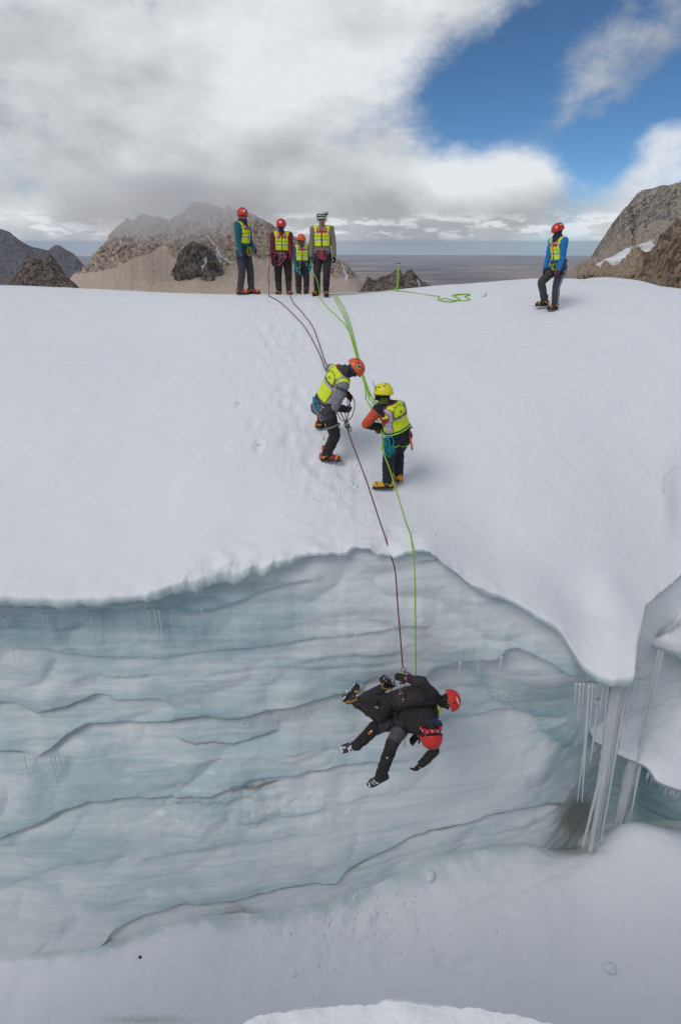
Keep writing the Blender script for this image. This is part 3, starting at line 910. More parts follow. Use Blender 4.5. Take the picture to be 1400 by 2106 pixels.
ROCK_M = make_rock('rock_grey_brown', (0.22, 0.185, 0.165), (0.66, 0.54, 0.455), (0.76, 0.61, 0.49), 9)
ROCK_M2 = make_rock('rock_buttress_grey', (0.14, 0.125, 0.12), (0.33, 0.285, 0.265), (0.33, 0.27, 0.22), 9)
ROCK_R = make_rock('rock_tan', (0.22, 0.205, 0.185), (0.55, 0.50, 0.44), (0.58, 0.48, 0.39), 5)
ROCK_RB = make_rock('rock_rust', (0.14, 0.105, 0.08), (0.42, 0.31, 0.23), (0.54, 0.43, 0.32), 4)
ROCK_D = make_rock('rock_dark', (0.10, 0.088, 0.084), (0.34, 0.285, 0.25), (0.28, 0.22, 0.18), 7)
ROCK_B = make_rock('rock_far', (0.13, 0.135, 0.165), (0.25, 0.24, 0.255), (0.2, 0.18, 0.16), 40)  # bluish tone mixed into the rock colour stands in for distance haze


def scree_mist(px, py):
    line = np.interp(px, [100, 190, 240, 300, 350, 362, 380, 440, 470, 520, 600, 700], [560, 560, 548, 535, 520, 530, 545, 550, 545, 530, 540, 570])
    line2 = np.interp(px, [240, 300, 340, 352], [545, 522, 505, 520])
    return np.maximum(sst(-6, 10, py - line), sst(-6, 8, py - line2) * sst(230, 250, px) * sst(354, 346, px))


def snow_mist(px, py):
    return np.maximum.reduce([seg_mask(px, py, [(425, 486), (445, 510), (456, 530), (470, 540), (480, 541)], 2.0), seg_mask(px, py, [(452, 520), (446, 545)], 2.6), seg_mask(px, py, [(424, 535), (418, 556)], 2.5),
                              seg_mask(px, py, [(432, 455), (438, 470)], 2.0), seg_mask(px, py, [(705, 545), (712, 575)], 3.0), seg_mask(px, py, [(408, 540), (412, 556)], 2.0)]) * 0.95


ridge_m = [(60, 604), (100, 592), (140, 585), (160, 566), (180, 540), (200, 515), (235, 475), (255, 458), (268, 450), (285, 452), (300, 440), (318, 446), (340, 446), (352, 452), (372, 444), (395, 424), (410, 416), (425, 417), (440, 422), (455, 428),
           (465, 422), (480, 432), (500, 430), (540, 450), (570, 468), (600, 484), (640, 505), (690, 528), (712, 541), (730, 560), (742, 585), (760, 606)]
mountain('mountain', 'grey brown rocky mountain with tan scree half lost in mist', ridge_m, 900.0, 520.0, 625, 620, 150, 0.11, 0.030, ROCK_M, scree_mist, snow_mist, 1.35, 1)
# dark buttress standing out of its scree
mountain('rock_buttress', 'dark rock buttress standing out of the scree slope', [(344, 606), (350, 572), (358, 545), (370, 520), (384, 503), (396, 496), (408, 499), (420, 503), (432, 510), (444, 524), (454, 545), (464, 578)],
         640.0, 590.0, 625, 150, 70, 0.16, 0.05, ROCK_M2, None, lambda px, py: np.maximum(seg_mask(px, py, [(424, 530), (418, 556)], 3.0), seg_mask(px, py, [(442, 512), (452, 535)], 3.0)) * 0.9, 1.1, 2)
mountain('rock_crag', 'small jagged crag right of the rescue group', [(732, 606), (745, 592), (756, 567), (768, 576), (785, 570), (800, 565), (812, 556), (820, 552), (828, 565), (836, 556), (845, 552), (852, 562), (862, 575), (874, 582), (890, 590)],
         330.0, 300.0, 612, 220, 60, 0.16, 0.05, ROCK_D, None, lambda px, py: seg_mask(px, py, [(858, 575), (862, 588)], 2.5) * 0.9, 1.1, 3)
mountain('rock_pyramid', 'brown pyramid crag at the left before the far range', [(18, 595), (30, 570), (44, 545), (56, 531), (75, 530), (85, 536), (100, 524), (105, 523), (118, 540), (135, 560), (150, 575), (165, 592)],
         480.0, 430.0, 608, 240, 80, 0.12, 0.025, ROCK_D, None, None, 1.15, 4)
mountain('far_mountain', 'blue brown far mountain range at the left edge', [(-400, 476), (-250, 470), (-120, 464), (0, 468), (20, 473), (40, 482), (60, 495), (80, 508), (100, 515), (110, 505), (120, 504), (140, 514), (160, 524), (180, 540), (215, 560), (260, 590), (300, 610)],
         3600.0, 2600.0, 640, 380, 90, 0.05, 0.006, ROCK_B, None, None, 1.3, 5)


# right hand mountain: grey upper cliff, snow ramp, rusty lower cliff
mountain('cliff_mountain', 'grey rock mountain above the snow ramp at the right', [(1160, 562), (1200, 545), (1206, 532), (1212, 526), (1222, 520), (1228, 508), (1238, 498), (1250, 480), (1262, 465), (1275, 455), (1281, 453), (1283, 432), (1288, 425), (1294, 427), (1296, 432), (1312, 424), (1317, 410), (1332, 392), (1343, 386), (1350, 385),
         (1358, 380), (1380, 378), (1396, 375), (1420, 371), (1470, 352), (1560, 330), (1700, 340), (1900, 420)], 330.0, 215.0, 600, 620, 190, 0.11, 0.022, ROCK_R,
         lambda px, py: sst(-15, 25, py - np.interp(px, [1190, 1290, 1350, 1420], [530, 470, 440, 445])) * 0.55, lambda px, py: 0 * px, 1.25, 6)


def slab_field(name, label, rows, mat_, nr, nc, amp, seed, attrs_fn):
    return tag(sheet(name, rows, nr, nc, amp, seed, mat_, attrs_fn), label, kind='structure')


def sheet_rock(name, label, rows, mat_, nr, nc, gully, freq, seed, attrs_fn=None):
    G = np.array([[unproj(*c) for c in r] for r in rows])
    S = np.swapaxes(catmull(np.swapaxes(catmull(G, nr), 0, 1), nc), 0, 1)
    N = np.cross(np.gradient(S, axis=1), np.gradient(S, axis=0))
    N /= np.linalg.norm(N, axis=-1, keepdims=True) + 1e-9
    N *= np.sign(-(N * S).sum(-1, keepdims=True))
    X, Y, Z = S[..., 0] * freq, S[..., 1] * freq, S[..., 2] * freq
    g = ridged(X, Y * 0.7, Z * 0.5, 5, seed, 0.55) - 1.35 + 0.9 * fbm(X * 1.4, Y, Z * 1.4, 5, seed + 5, 0.6)
    S = S + N * (gully * g)[..., None]
    at = attrs_fn(S) if attrs_fn else {'scree': np.zeros(S.shape[:2]), 'snow': np.zeros(S.shape[:2])}
    return tag(mesh_np(name, S.reshape(-1, 3), grid_faces(nr, nc), [mat_], True, at), label, kind='structure')


sheet_rock('snow_field', 'dirty snow ramp between the grey cliff and rusty rocks',
           [[(1215, 549, 200), (1250, 530, 203), (1290, 512, 206), (1330, 498, 212), (1345, 492, 216)],
            [(1218, 552, 190), (1255, 540, 192), (1295, 524, 195), (1325, 508, 200), (1340, 498, 206)],
            [(1215, 560, 182), (1255, 555, 182), (1300, 545, 184), (1330, 520, 190), (1345, 505, 196)]], SNOW, 60, 140, 0.5, 0.16, 301,
           lambda S: {'ice': np.full(S.shape[:2], 0.12), 'dirt': 0.5 + 0.6 * fbm(S[..., 0] * 0.12, S[..., 1] * 0.12, S[..., 2] * 0.5, 4, 303)})
sheet_rock('rock_face', 'rusty brown cliff dropping to the snow at the right edge',
           [[(1190, 556, 170), (1222, 552, 172), (1262, 541, 174), (1305, 520, 176), (1345, 500, 178), (1380, 470, 180), (1420, 452, 182), (1600, 400, 190)],
            [(1186, 566, 158), (1222, 564, 158), (1265, 556, 158), (1305, 540, 158), (1350, 524, 158), (1385, 505, 158), (1425, 490, 158), (1600, 460, 160)],
            [(1185, 585, 140), (1222, 585, 138), (1265, 582, 136), (1305, 576, 134), (1350, 570, 132), (1390, 560, 130), (1430, 555, 128), (1600, 540, 126)],
            [(1182, 640, 122), (1222, 640, 118), (1265, 640, 114), (1305, 640, 110), (1350, 640, 106), (1390, 640, 102), (1430, 640, 98), (1600, 640, 95)]], ROCK_RB, 150, 300, 3.0, 0.10, 311,
           lambda S: {'scree': 0.85 * sst(1345, 1290, proj(S)[0]) * sst(600, 540, proj(S)[1]) + 0.5 * seg_mask(*proj(S), [(1345, 600), (1370, 570), (1400, 545)], 9), 'snow': np.zeros(S.shape[:2])})

# ================================================================== PLAINS
m_, t_, b_ = base_mat('dry_plain')
g_ = t_.node('ShaderNodeNewGeometry').outputs['Position']
n1 = t_.noise(t_.mapping(g_, scale=(1 / 7000, 1 / 3600, 1)), 1.0, 8, 0.62, 0.4)
n2 = t_.noise(t_.mapping(g_, scale=(1 / 1600, 1 / 1600, 1)), 1.0, 6, 0.65)
cc = t_.mix(t_.ss(n1, 0.35, 0.65), (0.07, 0.065, 0.075), (0.46, 0.31, 0.21))
cc = t_.mix(t_.ss(n2, 0.5, 0.7, 0, 0.5), cc, (0.10, 0.10, 0.09))
t_.put(b_.inputs['Base Color'], cc)
b_.inputs['Roughness'].default_value = 1.0
b_.inputs['Specular IOR Level'].default_value = 0.0
PLAIN_Z = -1300.0
ang = np.linspace(0, 2 * math.pi, 121)
rad = np.array([1500, 6000, 20000, 45000, 72000.0])
PV = np.array([[r * math.sin(a), r * math.cos(a), PLAIN_Z] for r in rad for a in ang])
PV = np.vstack([PV])
plain = mesh_np('plain', PV, grid_faces(len(rad), len(ang), flip=True), [m_], False)
tag(plain, 'wide brown plain far below fading into blue haze', kind='structure')
# the mountain side the glacier sits on, down to the plain
bx = np.linspace(-1, 1, 81)
by = np.linspace(0, 1, 50)
BX, BY = np.meshgrid(bx, by)
SY = 43 + BY * 2600
SX = BX * (60 + BY * 4200)
SZ = -15 - 1290 * sst(0, 1, BY ** 0.7) + 60 * BY * fbm(SX / 400, SY / 400, 0, 5, 401)
sl = mesh_np('valley_side', np.stack([SX, SY, SZ], -1).reshape(-1, 3), grid_faces(*SX.shape), [ROCK_M], True, {'scree': np.ones(SX.shape), 'snow': np.zeros(SX.shape)})
tag(sl, 'stony flank of the mountain falling away behind the snow crest', kind='structure')

# ================================================================== HAZE
bm = bmesh.new()
bmesh.ops.create_cube(bm, size=1.0)
me = bpy.data.meshes.new('haze')
bm.to_mesh(me)
bm.free()
haze = bpy.data.objects.new('haze', me)
COL.objects.link(haze)
haze.scale = (150000, 150000, 1301.5 + 80)
haze.location = (0, 0, (-1301.5 + 80) / 2)
hm = bpy.data.materials.new('haze')
hm.use_nodes = True
ht = NT(hm.node_tree)
ht.n.clear()
pv = ht.node('ShaderNodeVolumePrincipled')
pv.inputs['Color'].default_value = (0.70, 0.83, 1.0, 1)
pv.inputs['Density'].default_value = 1.8e-5
pv.inputs['Anisotropy'].default_value = 0.0
ho = ht.node('ShaderNodeOutputMaterial')
ht.l.new(pv.outputs[0], ho.inputs['Volume'])
hm.cycles.homogeneous_volume = True
me.materials.append(hm)
tag(haze, kind='stuff')

# ------------------------------------------------------------------ mist drifting over the mountain
mc = unproj(320, 440, 640)
bm = bmesh.new()
bmesh.ops.create_icosphere(bm, subdivisions=4, radius=1.0)
me = bpy.data.meshes.new('mist')
bm.to_mesh(me)
bm.free()
mist = bpy.data.objects.new('mist', me)
COL.objects.link(mist)
mist.location = (mc[0], mc[1], 32)
mist.scale = (165, 150, 46)
mm = bpy.data.materials.new('mist')
mm.use_nodes = True
mt = NT(mm.node_tree)
mt.n.clear()
ob = mt.node('ShaderNodeTexCoord').outputs['Object']
rr_ = mt.vm('LENGTH', ob)
nz = mt.noise(mt.mapping(ob, scale=(1.0, 0.9, 0.45)), 2.3, 6, 0.6)
fall = mt.ss(rr_, 0.45, 1.0, 1.0, 0.0)
dens = mt.m('MULTIPLY', mt.ss(mt.m('ADD', nz, mt.m('MULTIPLY', fall, 0.35)), 0.55, 0.95), mt.m('MULTIPLY', fall, 0.010))
pv = mt.node('ShaderNodeVolumePrincipled')
pv.inputs['Color'].default_value = (0.97, 0.98, 1.0, 1)
mt.put(pv.inputs['Density'], dens)
mo = mt.node('ShaderNodeOutputMaterial')
mt.l.new(pv.outputs[0], mo.inputs['Volume'])
me.materials.append(mm)
tag(mist, kind='stuff')
# ================================================================== PEOPLE
def V3(*a):
    return np.array(a, float)


def nrm(v):
    v = np.asarray(v, float)
    return v / (np.linalg.norm(v) + 1e-12)


class MB:
    """collects closed tubes, ellipsoids and boxes and links them as one mesh object"""
    def __init__(self):
        self.v, self.f, self.fm = [], [], []

    def _add(self, V, Fs, mi):
        o = len(self.v)
        self.v += [tuple(x) for x in V]
        self.f += [tuple(i + o for i in f) for f in Fs]
        self.fm += [mi] * len(Fs)

    def tube(self, pts, rads, n=12, mi=0, up=None, flat=None, cap=True, closed=False):
        pts = [np.asarray(p, float) for p in pts]
        k = len(pts)
        rads = [rads] * k if np.isscalar(rads) else list(rads)
        V, Fs = [], []
        prev = np.asarray(up, float) if up is not None else None
        for i in range(k):
            if closed:
                tg = nrm(pts[(i + 1) % k] - pts[i - 1])
            else:
                tg = nrm(pts[min(i + 1, k - 1)] - pts[max(i - 1, 0)])
            if prev is None:
                prev = np.cross(tg, V3(0.31, 0.2, 0.93))
            a = nrm(prev - tg * (prev @ tg))
            prev = a
            b = np.cross(tg, a)
            r = rads[i]
            ra, rb = (r if not np.isscalar(r) else (r, r * (flat or 1.0)))
            for j in range(n):
                t = 2 * math.pi * j / n
                V.append(pts[i] + a * ra * math.cos(t) + b * rb * math.sin(t))
        rings = k if closed else k - 1
        for i in range(rings):
            for j in range(n):
                p, q = i * n, ((i + 1) % k) * n
                Fs.append((p + j, p + (j + 1) % n, q + (j + 1) % n, q + j))
        if cap and not closed:
            Fs.append(tuple(range(n))[::-1])
            Fs.append(tuple((k - 1) * n + j for j in range(n)))
        self._add(V, Fs, mi)
        return self

    def capsule(self, a, b, ra, rb, n=14, mi=0):
        """round ended tapered limb"""
        a, b = np.asarray(a, float), np.asarray(b, float)
        d = nrm(b - a)
        pts, rr = [], []
        for t in (-0.98, -0.8, -0.5, -0.2):
            pts.append(a + d * ra * t)
            rr.append(ra * math.sqrt(1 - t * t))
        for t in (0.0, 0.33, 0.66, 1.0):
            pts.append(a + (b - a) * t)
            rr.append(ra + (rb - ra) * t)
        for t in (0.2, 0.5, 0.8, 0.98):
            pts.append(b + d * rb * t)
            rr.append(rb * math.sqrt(1 - t * t))
        return self.tube(pts, rr, n, mi)

    def ellip(self, c, ax, n=16, m=10, mi=0, lo=-1.0):
        """ellipsoid; ax = three half axis vectors, last one up"""
        c = np.asarray(c, float)
        x, y, z = [np.asarray(q, float) for q in ax]
        pts = []
        V, Fs = [], []
        hs = np.sin(np.linspace(math.asin(max(lo, -0.999)), math.asin(0.999), m))
        for h in hs:
            r = math.sqrt(max(0, 1 - h * h))
            for j in range(n):
                t = 2 * math.pi * j / n
                V.append(c + x * r * math.cos(t) + y * r * math.sin(t) + z * h)
        for i in range(m - 1):
            for j in range(n):
                Fs.append((i * n + j, i * n + (j + 1) % n, (i + 1) * n + (j + 1) % n, (i + 1) * n + j))
        Fs.append(tuple(range(n))[::-1])
        Fs.append(tuple((m - 1) * n + j for j in range(n)))
        self._add(V, Fs, mi)
        return self

    def box(self, c, ax, mi=0):
        c = np.asarray(c, float)
        x, y, z = [np.asarray(q, float) for q in ax]
        V = [c + sx * x + sy * y + sz * z for sz in (-1, 1) for sy in (-1, 1) for sx in (-1, 1)]
        Fs = [(0, 2, 3, 1), (4, 5, 7, 6), (0, 1, 5, 4), (2, 6, 7, 3), (0, 4, 6, 2), (1, 3, 7, 5)]
        self._add(V, Fs, mi)
        return self

    def build(self, name, mats, parent=None, smooth=True, origin=None):
        me = bpy.data.meshes.new(name)
        o_ = np.zeros(3) if origin is None else np.asarray(origin, float)
        me.from_pydata([tuple(np.asarray(v) - o_) for v in self.v], [], self.f)
        mats = mats if isinstance(mats, (list, tuple)) else [mats]
        for m in mats:
            me.materials.append(m)
        me.polygons.foreach_set('material_index', self.fm)
        me.polygons.foreach_set('use_smooth', [smooth] * len(self.f))
        me.update()
        bm = bmesh.new()
        bm.from_mesh(me)
        bmesh.ops.recalc_face_normals(bm, faces=bm.faces)
        bm.to_mesh(me)
        bm.free()
        o = bpy.data.objects.new(name, me)
        COL.objects.link(o)
        if parent is not None:
            o.parent = parent
        elif origin is not None:
            o.location = origin
        return o


def ik(S, Wp, a, b, pole):
    """elbow or knee between two ends"""
    S, Wp = np.asarray(S, float), np.asarray(Wp, float)
    d = Wp - S
    L = np.linalg.norm(d)
    if L > (a + b) * 0.995:
        Wp = S + d * (a + b) * 0.995 / L
        d = Wp - S
        L = np.linalg.norm(d)
    x = (a * a - b * b + L * L) / (2 * L)
    h = math.sqrt(max(a * a - x * x, 1e-6))
    u = nrm(d)
    p = np.asarray(pole, float)
    p = nrm(p - u * (p @ u))
    return S + u * x + p * h, Wp


def remesh(mb, vox, smooth=3):
    me = bpy.data.meshes.new('tmp')
    me.from_pydata(mb.v, [], mb.f)
    bm = bmesh.new()
    bm.from_mesh(me)
    bmesh.ops.recalc_face_normals(bm, faces=bm.faces)
    bm.to_mesh(me)
    bm.free()
    o = bpy.data.objects.new('tmp', me)
    COL.objects.link(o)
    md = o.modifiers.new('r', 'REMESH')
    md.mode = 'VOXEL'
    md.voxel_size = vox
    ms = o.modifiers.new('s', 'SMOOTH')
    ms.factor = 0.5
    ms.iterations = smooth
    dg = bpy.context.evaluated_depsgraph_get()
    ev = o.evaluated_get(dg)
    m2 = bpy.data.meshes.new_from_object(ev)
    bpy.data.objects.remove(o)
    bpy.data.meshes.remove(me)
    Vv = np.empty(len(m2.vertices) * 3)
    m2.vertices.foreach_get('co', Vv)
    Nn = np.empty(len(m2.vertices) * 3)
    m2.vertices.foreach_get('normal', Nn)
    lt = np.empty(len(m2.polygons), np.int32)
    m2.polygons.foreach_get('loop_total', lt)
    fi = np.empty(len(m2.loops), np.int32)
    m2.loops.foreach_get('vertex_index', fi)
    assert (lt == 4).all()
    bpy.data.meshes.remove(m2)
    return Vv.reshape(-1, 3), Nn.reshape(-1, 3), fi.reshape(-1, 4)


def seg_dist(P, a, b, ra, rb):
    ab = b - a
    t = np.clip(((P - a) @ ab) / (ab @ ab), 0, 1)
    return np.linalg.norm(P - a - t[:, None] * ab, axis=1) - (ra + (rb - ra) * t), t


def shell(name, V, N, Fq, fmask, off, mats, fmat, parent, keep=0.0015):
    """piece of clothing: the chosen faces of the body pushed out along the normals, hems closed onto it"""
    f = Fq[fmask]
    if len(f) == 0:
        return None
    used, inv = np.unique(f, return_inverse=True)
    f2 = inv.reshape(-1, 4)
    # hem vertices: on an edge used by one face only
    e = np.sort(np.stack([f2[:, [0, 1, 2, 3]], f2[:, [1, 2, 3, 0]]], -1).reshape(-1, 2), 1)
    key = e[:, 0].astype(np.int64) * (len(used) + 1) + e[:, 1]
    uk, cnt = np.unique(key, return_counts=True)
    hem = uk[cnt == 1]
    hv = np.unique(np.concatenate([hem // (len(used) + 1), hem % (len(used) + 1)])).astype(int)
    o = np.array(off[used] if np.ndim(off) else np.full(len(used), off))
    o[hv] = keep
    P = V[used] + N[used] * o[:, None]
    return mesh_np(name, P, f2, mats, True, None, fmat[fmask] if fmat is not None else None, parent)


BLACK = mat('black_fabric', (0.022, 0.022, 0.025), 0.85, bump=0.3)
DGREY = mat('charcoal_fabric', (0.055, 0.055, 0.06), 0.85, bump=0.3)
MGREY = mat('grey_fabric', (0.20, 0.20, 0.215), 0.85, bump=0.3)
BROWNK = mat('brown_black_fabric', (0.027, 0.023, 0.023), 0.85, bump=0.3)
PLUM = mat('plum_black_fabric', (0.036, 0.028, 0.032), 0.8, bump=0.3)
NAVY = mat('navy_fabric', (0.022, 0.035, 0.085), 0.8, bump=0.3)
NAVYT = mat('dark_navy_fabric', (0.018, 0.022, 0.035), 0.85, bump=0.3)
TEAL = mat('teal_fabric', (0.012, 0.115, 0.16), 0.75, bump=0.3)
BLUE = mat('bright_blue_fabric', (0.01, 0.17, 0.46), 0.7, bump=0.3)
MAROON = mat('maroon_fabric', (0.16, 0.012, 0.025), 0.75, bump=0.3)
KHAKI = mat('khaki_fabric', (0.24, 0.18, 0.14), 0.85, bump=0.3)
ORANGEF = mat('orange_fabric', (0.62, 0.085, 0.03), 0.7, bump=0.3)
REDF = mat('red_fabric', (0.50, 0.02, 0.035), 0.7, bump=0.2)
DRED = mat('dark_red_piping', (0.22, 0.03, 0.03), 0.7)
HIVIS = mat('hi_vis_yellow', (0.70, 0.86, 0.025), 0.65, var=0.07, bump=0.3)
REFL = mat('reflective_tape', (0.44, 0.42, 0.46), 0.35, var=0.08)
OLIVE = mat('olive_seam', (0.12, 0.15, 0.02), 0.8)
SKIN = mat('tanned_skin', (0.40, 0.21, 0.14), 0.55, var=0.08)
SKIND = mat('dark_tanned_skin', (0.17, 0.085, 0.06), 0.55, var=0.08)
HAIR = mat('black_hair', (0.015, 0.012, 0.012), 0.6)
REDH = mat('red_helmet_shell', (0.62, 0.035, 0.03), 0.32, var=0.06, scale=12)
ORAH = mat('orange_helmet_shell', (0.75, 0.12, 0.03), 0.35, var=0.06, scale=12)
YELH = mat('yellow_helmet_shell', (0.78, 0.72, 0.02), 0.32, var=0.05, scale=12)
WHIH = mat('white_helmet_shell', (0.62, 0.66, 0.58), 0.35, var=0.06, scale=12)
WHITE = mat('white_print', (0.74, 0.73, 0.72), 0.5, var=0.04)
DARKP = mat('dark_plastic', (0.02, 0.02, 0.022), 0.4)
LENS = mat('dark_lens', (0.03, 0.022, 0.02), 0.12, spec=0.7)
LENSC = mat('pale_lens', (0.42, 0.50, 0.46), 0.15, spec=0.7)
RUBBER = mat('black_rubber', (0.025, 0.024, 0.024), 0.8)
BOOTR = mat('red_boot', (0.33, 0.045, 0.03), 0.6)
BOOTO = mat('orange_boot', (0.72, 0.16, 0.03), 0.55)
BOOTY = mat('yellow_boot', (0.68, 0.42, 0.03), 0.55)
BOOTD = mat('dark_boot', (0.05, 0.048, 0.05), 0.7)
ORSTRAP = mat('orange_strap', (0.72, 0.30, 0.03), 0.6)
STEEL = mat('steel', (0.30, 0.29, 0.28), 0.35, metal=0.8)
DSTEEL = mat('dark_steel', (0.10, 0.10, 0.10), 0.4, metal=0.6)
ALU = mat('polished_alloy', (0.62, 0.63, 0.65), 0.25, metal=0.8)
GREENW = mat('lime_webbing', (0.26, 0.62, 0.05), 0.7)
PINKW = mat('pink_webbing', (0.60, 0.09, 0.13), 0.7)
TEALC = mat('teal_cord', (0.01, 0.28, 0.36), 0.65)
ORANGEP = mat('orange_plastic', (0.66, 0.14, 0.035), 0.45)
REDW = mat('red_webbing', (0.55, 0.05, 0.03), 0.7)
SNOWB = mat('clinging_snow', (0.60, 0.62, 0.66), 0.7)
PURPLEG = mat('purple_glove', (0.12, 0.022, 0.06), 0.8)
YELGRN = mat('yellow_green_cord', (0.42, 0.48, 0.03), 0.7)
CREAM = mat('cream_gauze', (0.5, 0.42, 0.22), 0.8)
BUFF = mat('blue_neck_gaiter', (0.025, 0.028, 0.075), 0.8)


def make_helmet(root, H, f, up, shell_mat, style):
    """climbing helmet centred over head centre H; f forward, up crown direction"""
    f, up = nrm(f), nrm(up)
    f = nrm(f - up * (f @ up))
    r = np.cross(f, up)
    c = H + up * 0.035
    hs = style.get('size', 1.0)
    a, b, h = 0.118 * hs, 0.142 * hs, 0.128 * hs
    n, m = 36, 16

    def sp(phi, th, k=1.0):
        # phi 0 = front, th 0 = crown
        drop = 1.0
        return c + k * (r * a * math.sin(th) * math.sin(phi) + f * b * math.sin(th) * math.cos(phi) + up * h * math.cos(th) * drop)

    mb = MB()
    V, Fs = [], []
    for i in range(m + 1):
        for j in range(n):
            phi = 2 * math.pi * j / n
            lim = R(97) + R(9) * (0.5 - 0.5 * math.cos(phi)) - R(6) * max(0, math.cos(phi)) + R(5) * math.cos(2 * phi)
            th = 0.02 + (lim - 0.02) * i / m
            flare = 1.0 + (0.05 if i == m else 0.02 if i == m - 1 else 0)
            ridge = 1.0 + 0.018 * math.exp(-((abs(math.sin(phi) * math.sin(th)) - 0.28) / 0.07) ** 2)
            V.append(sp(phi, th, flare * ridge))
    for j in range(n):   # inside
        phi = 2 * math.pi * j / n
        lim = R(97) + R(9) * (0.5 - 0.5 * math.cos(phi)) - R(6) * max(0, math.cos(phi)) + R(5) * math.cos(2 * phi)
        V.append(sp(phi, lim, 0.94))
    for j in range(n):
        V.append(sp(2 * math.pi * j / n, R(60), 0.9))
    rows = m + 3
    for i in range(rows - 1):
        for j in range(n):
            Fs.append((i * n + j, i * n + (j + 1) % n, (i + 1) * n + (j + 1) % n, (i + 1) * n + j))
    Fs.append(tuple(range(n))[::-1])
    Fs.append(tuple((rows - 1) * n + j for j in range(n)))
    mb._add(V, Fs, 0)
    he = mb.build('helmet', shell_mat, root)

    def patch(name, phi0, th0, dphi, dth, material, k=1.012, rot=0.0, n_=10):
        Vp, Fp = [], []
        for kk in (k, k + 0.02):
            for j in range(n_):
                t = 2 * math.pi * j / n_
                x, y = math.cos(t), math.sin(t)
                x = math.copysign(abs(x) ** 0.7, x)
                y = math.copysign(abs(y) ** 0.7, y)
                u = x * dphi * math.cos(rot) - y * dth * math.sin(rot)
                v = x * dphi * math.sin(rot) + y * dth * math.cos(rot)
                Vp.append(sp(phi0 + u / max(math.sin(th0), 0.3), th0 + v, kk))
        Fp.append(tuple(range(n_, 2 * n_)))
        Fp += [(j, (j + 1) % n_, n_ + (j + 1) % n_, n_ + j) for j in range(n_)]
        q = MB()
        q._add(Vp, Fp, 0)
        return q.build(name, material, he, False)

    if style.get('vents', True):
        for (ph, th) in [(0.55, 0.75), (1.15, 0.85), (1.75, 0.9), (2.4, 0.85)]:
            for s in (-1, 1):
                patch('vent', s * ph, th, 0.16, 0.055, DARKP, 1.008, 0.35 * s)
        for ph in (0.3, -0.3):
            patch('vent', ph + math.pi, 0.62, 0.12, 0.05, DARKP, 1.008)
    if style.get('side_vents'):
        for s in (-1, 1):
            patch('vent', s * 1.45, 1.2, 0.10, 0.09, DARKP, 1.01, 0.6 * s)
    for (ph, th, dp, dt) in style.get('stickers', []):
        patch('sticker', ph, th, dp, dt, WHITE, 1.014, 0, 14)
    for (ph, th, dp, dt) in style.get('blue_stickers', []):
        patch('sticker', ph, th, dp * 0.7, dt * 0.7, NAVY, 1.034, 0, 14)
    for (ph, th, dp, dt, ro) in style.get('stripes', []):
        patch('stripe', ph, th, dp, dt, WHITE, 1.014, ro, 14)
    # chin straps and rim
    st = MB()
    chin = H - up * 0.125 + f * 0.055
    for s in (-1, 1):
        for q in (0.035, -0.06):
            st.tube([c + r * s * a * 0.93 + f * q - up * 0.02, H + r * s * 0.082 + f * 0.01 - up * 0.06, chin + r * s * 0.018], 0.006, 6)
    st.build('chin_strap', DARKP, he)
    if style.get('goggles'):
        g = MB()
        Vp = []
        for th in (1.02, 1.32):
            for j in range(13):
                ph = -0.85 + 1.7 * j / 12
                Vp.append(sp(ph, th + (0.06 if 5 <= j <= 7 and th > 1.2 else 0) * -1, 1.12))
        Vi = [sp(-0.85 + 1.7 * j / 12, th, 1.0) for th in (1.02, 1.32) for j in range(13)]
        g._add(Vp + Vi, [(j, j + 1, 14 + j, 13 + j) for j in range(12)] + [(j, j + 1, 27 + j, 26 + j) for j in range(12)] + [(13 + j, 14 + j, 40 + j, 39 + j) for j in range(12)] + [(0, 13, 39, 26), (12, 25, 51, 38)], 0)
        go = g.build('goggles', LENSC, he)
        fr = MB()
        loop = [sp(-0.88 + 1.76 * j / 12, 1.0, 1.12) for j in range(13)] + [sp(0.88 - 1.76 * j / 12, 1.34 - (0.09 if 5 <= j <= 7 else 0), 1.12) for j in range(13)]
        fr.tube(loop, 0.010, 6, closed=True)
        fr.tube([sp(-0.88 - 0.37 * k, 1.17 + 0.02 * k, 1.07 if k else 1.12) for k in range(14)], (0.004), 6)
        fr.build('goggle_strap', mat('green_black_strap', (0.02, 0.05, 0.035), 0.6), he)
    if style.get('lamp'):
        l = MB()
        p = sp(-1.55, 1.1, 1.12)
        l.ellip(p, (r * 0.03, f * 0.045, up * 0.03), 10, 7)
        l.ellip(p + up * 0.03, (r * 0.022, f * 0.022, up * 0.02), 10, 7)
        l.build('headlamp', mat('brass_brown', (0.20, 0.14, 0.04), 0.5), he)
    return he


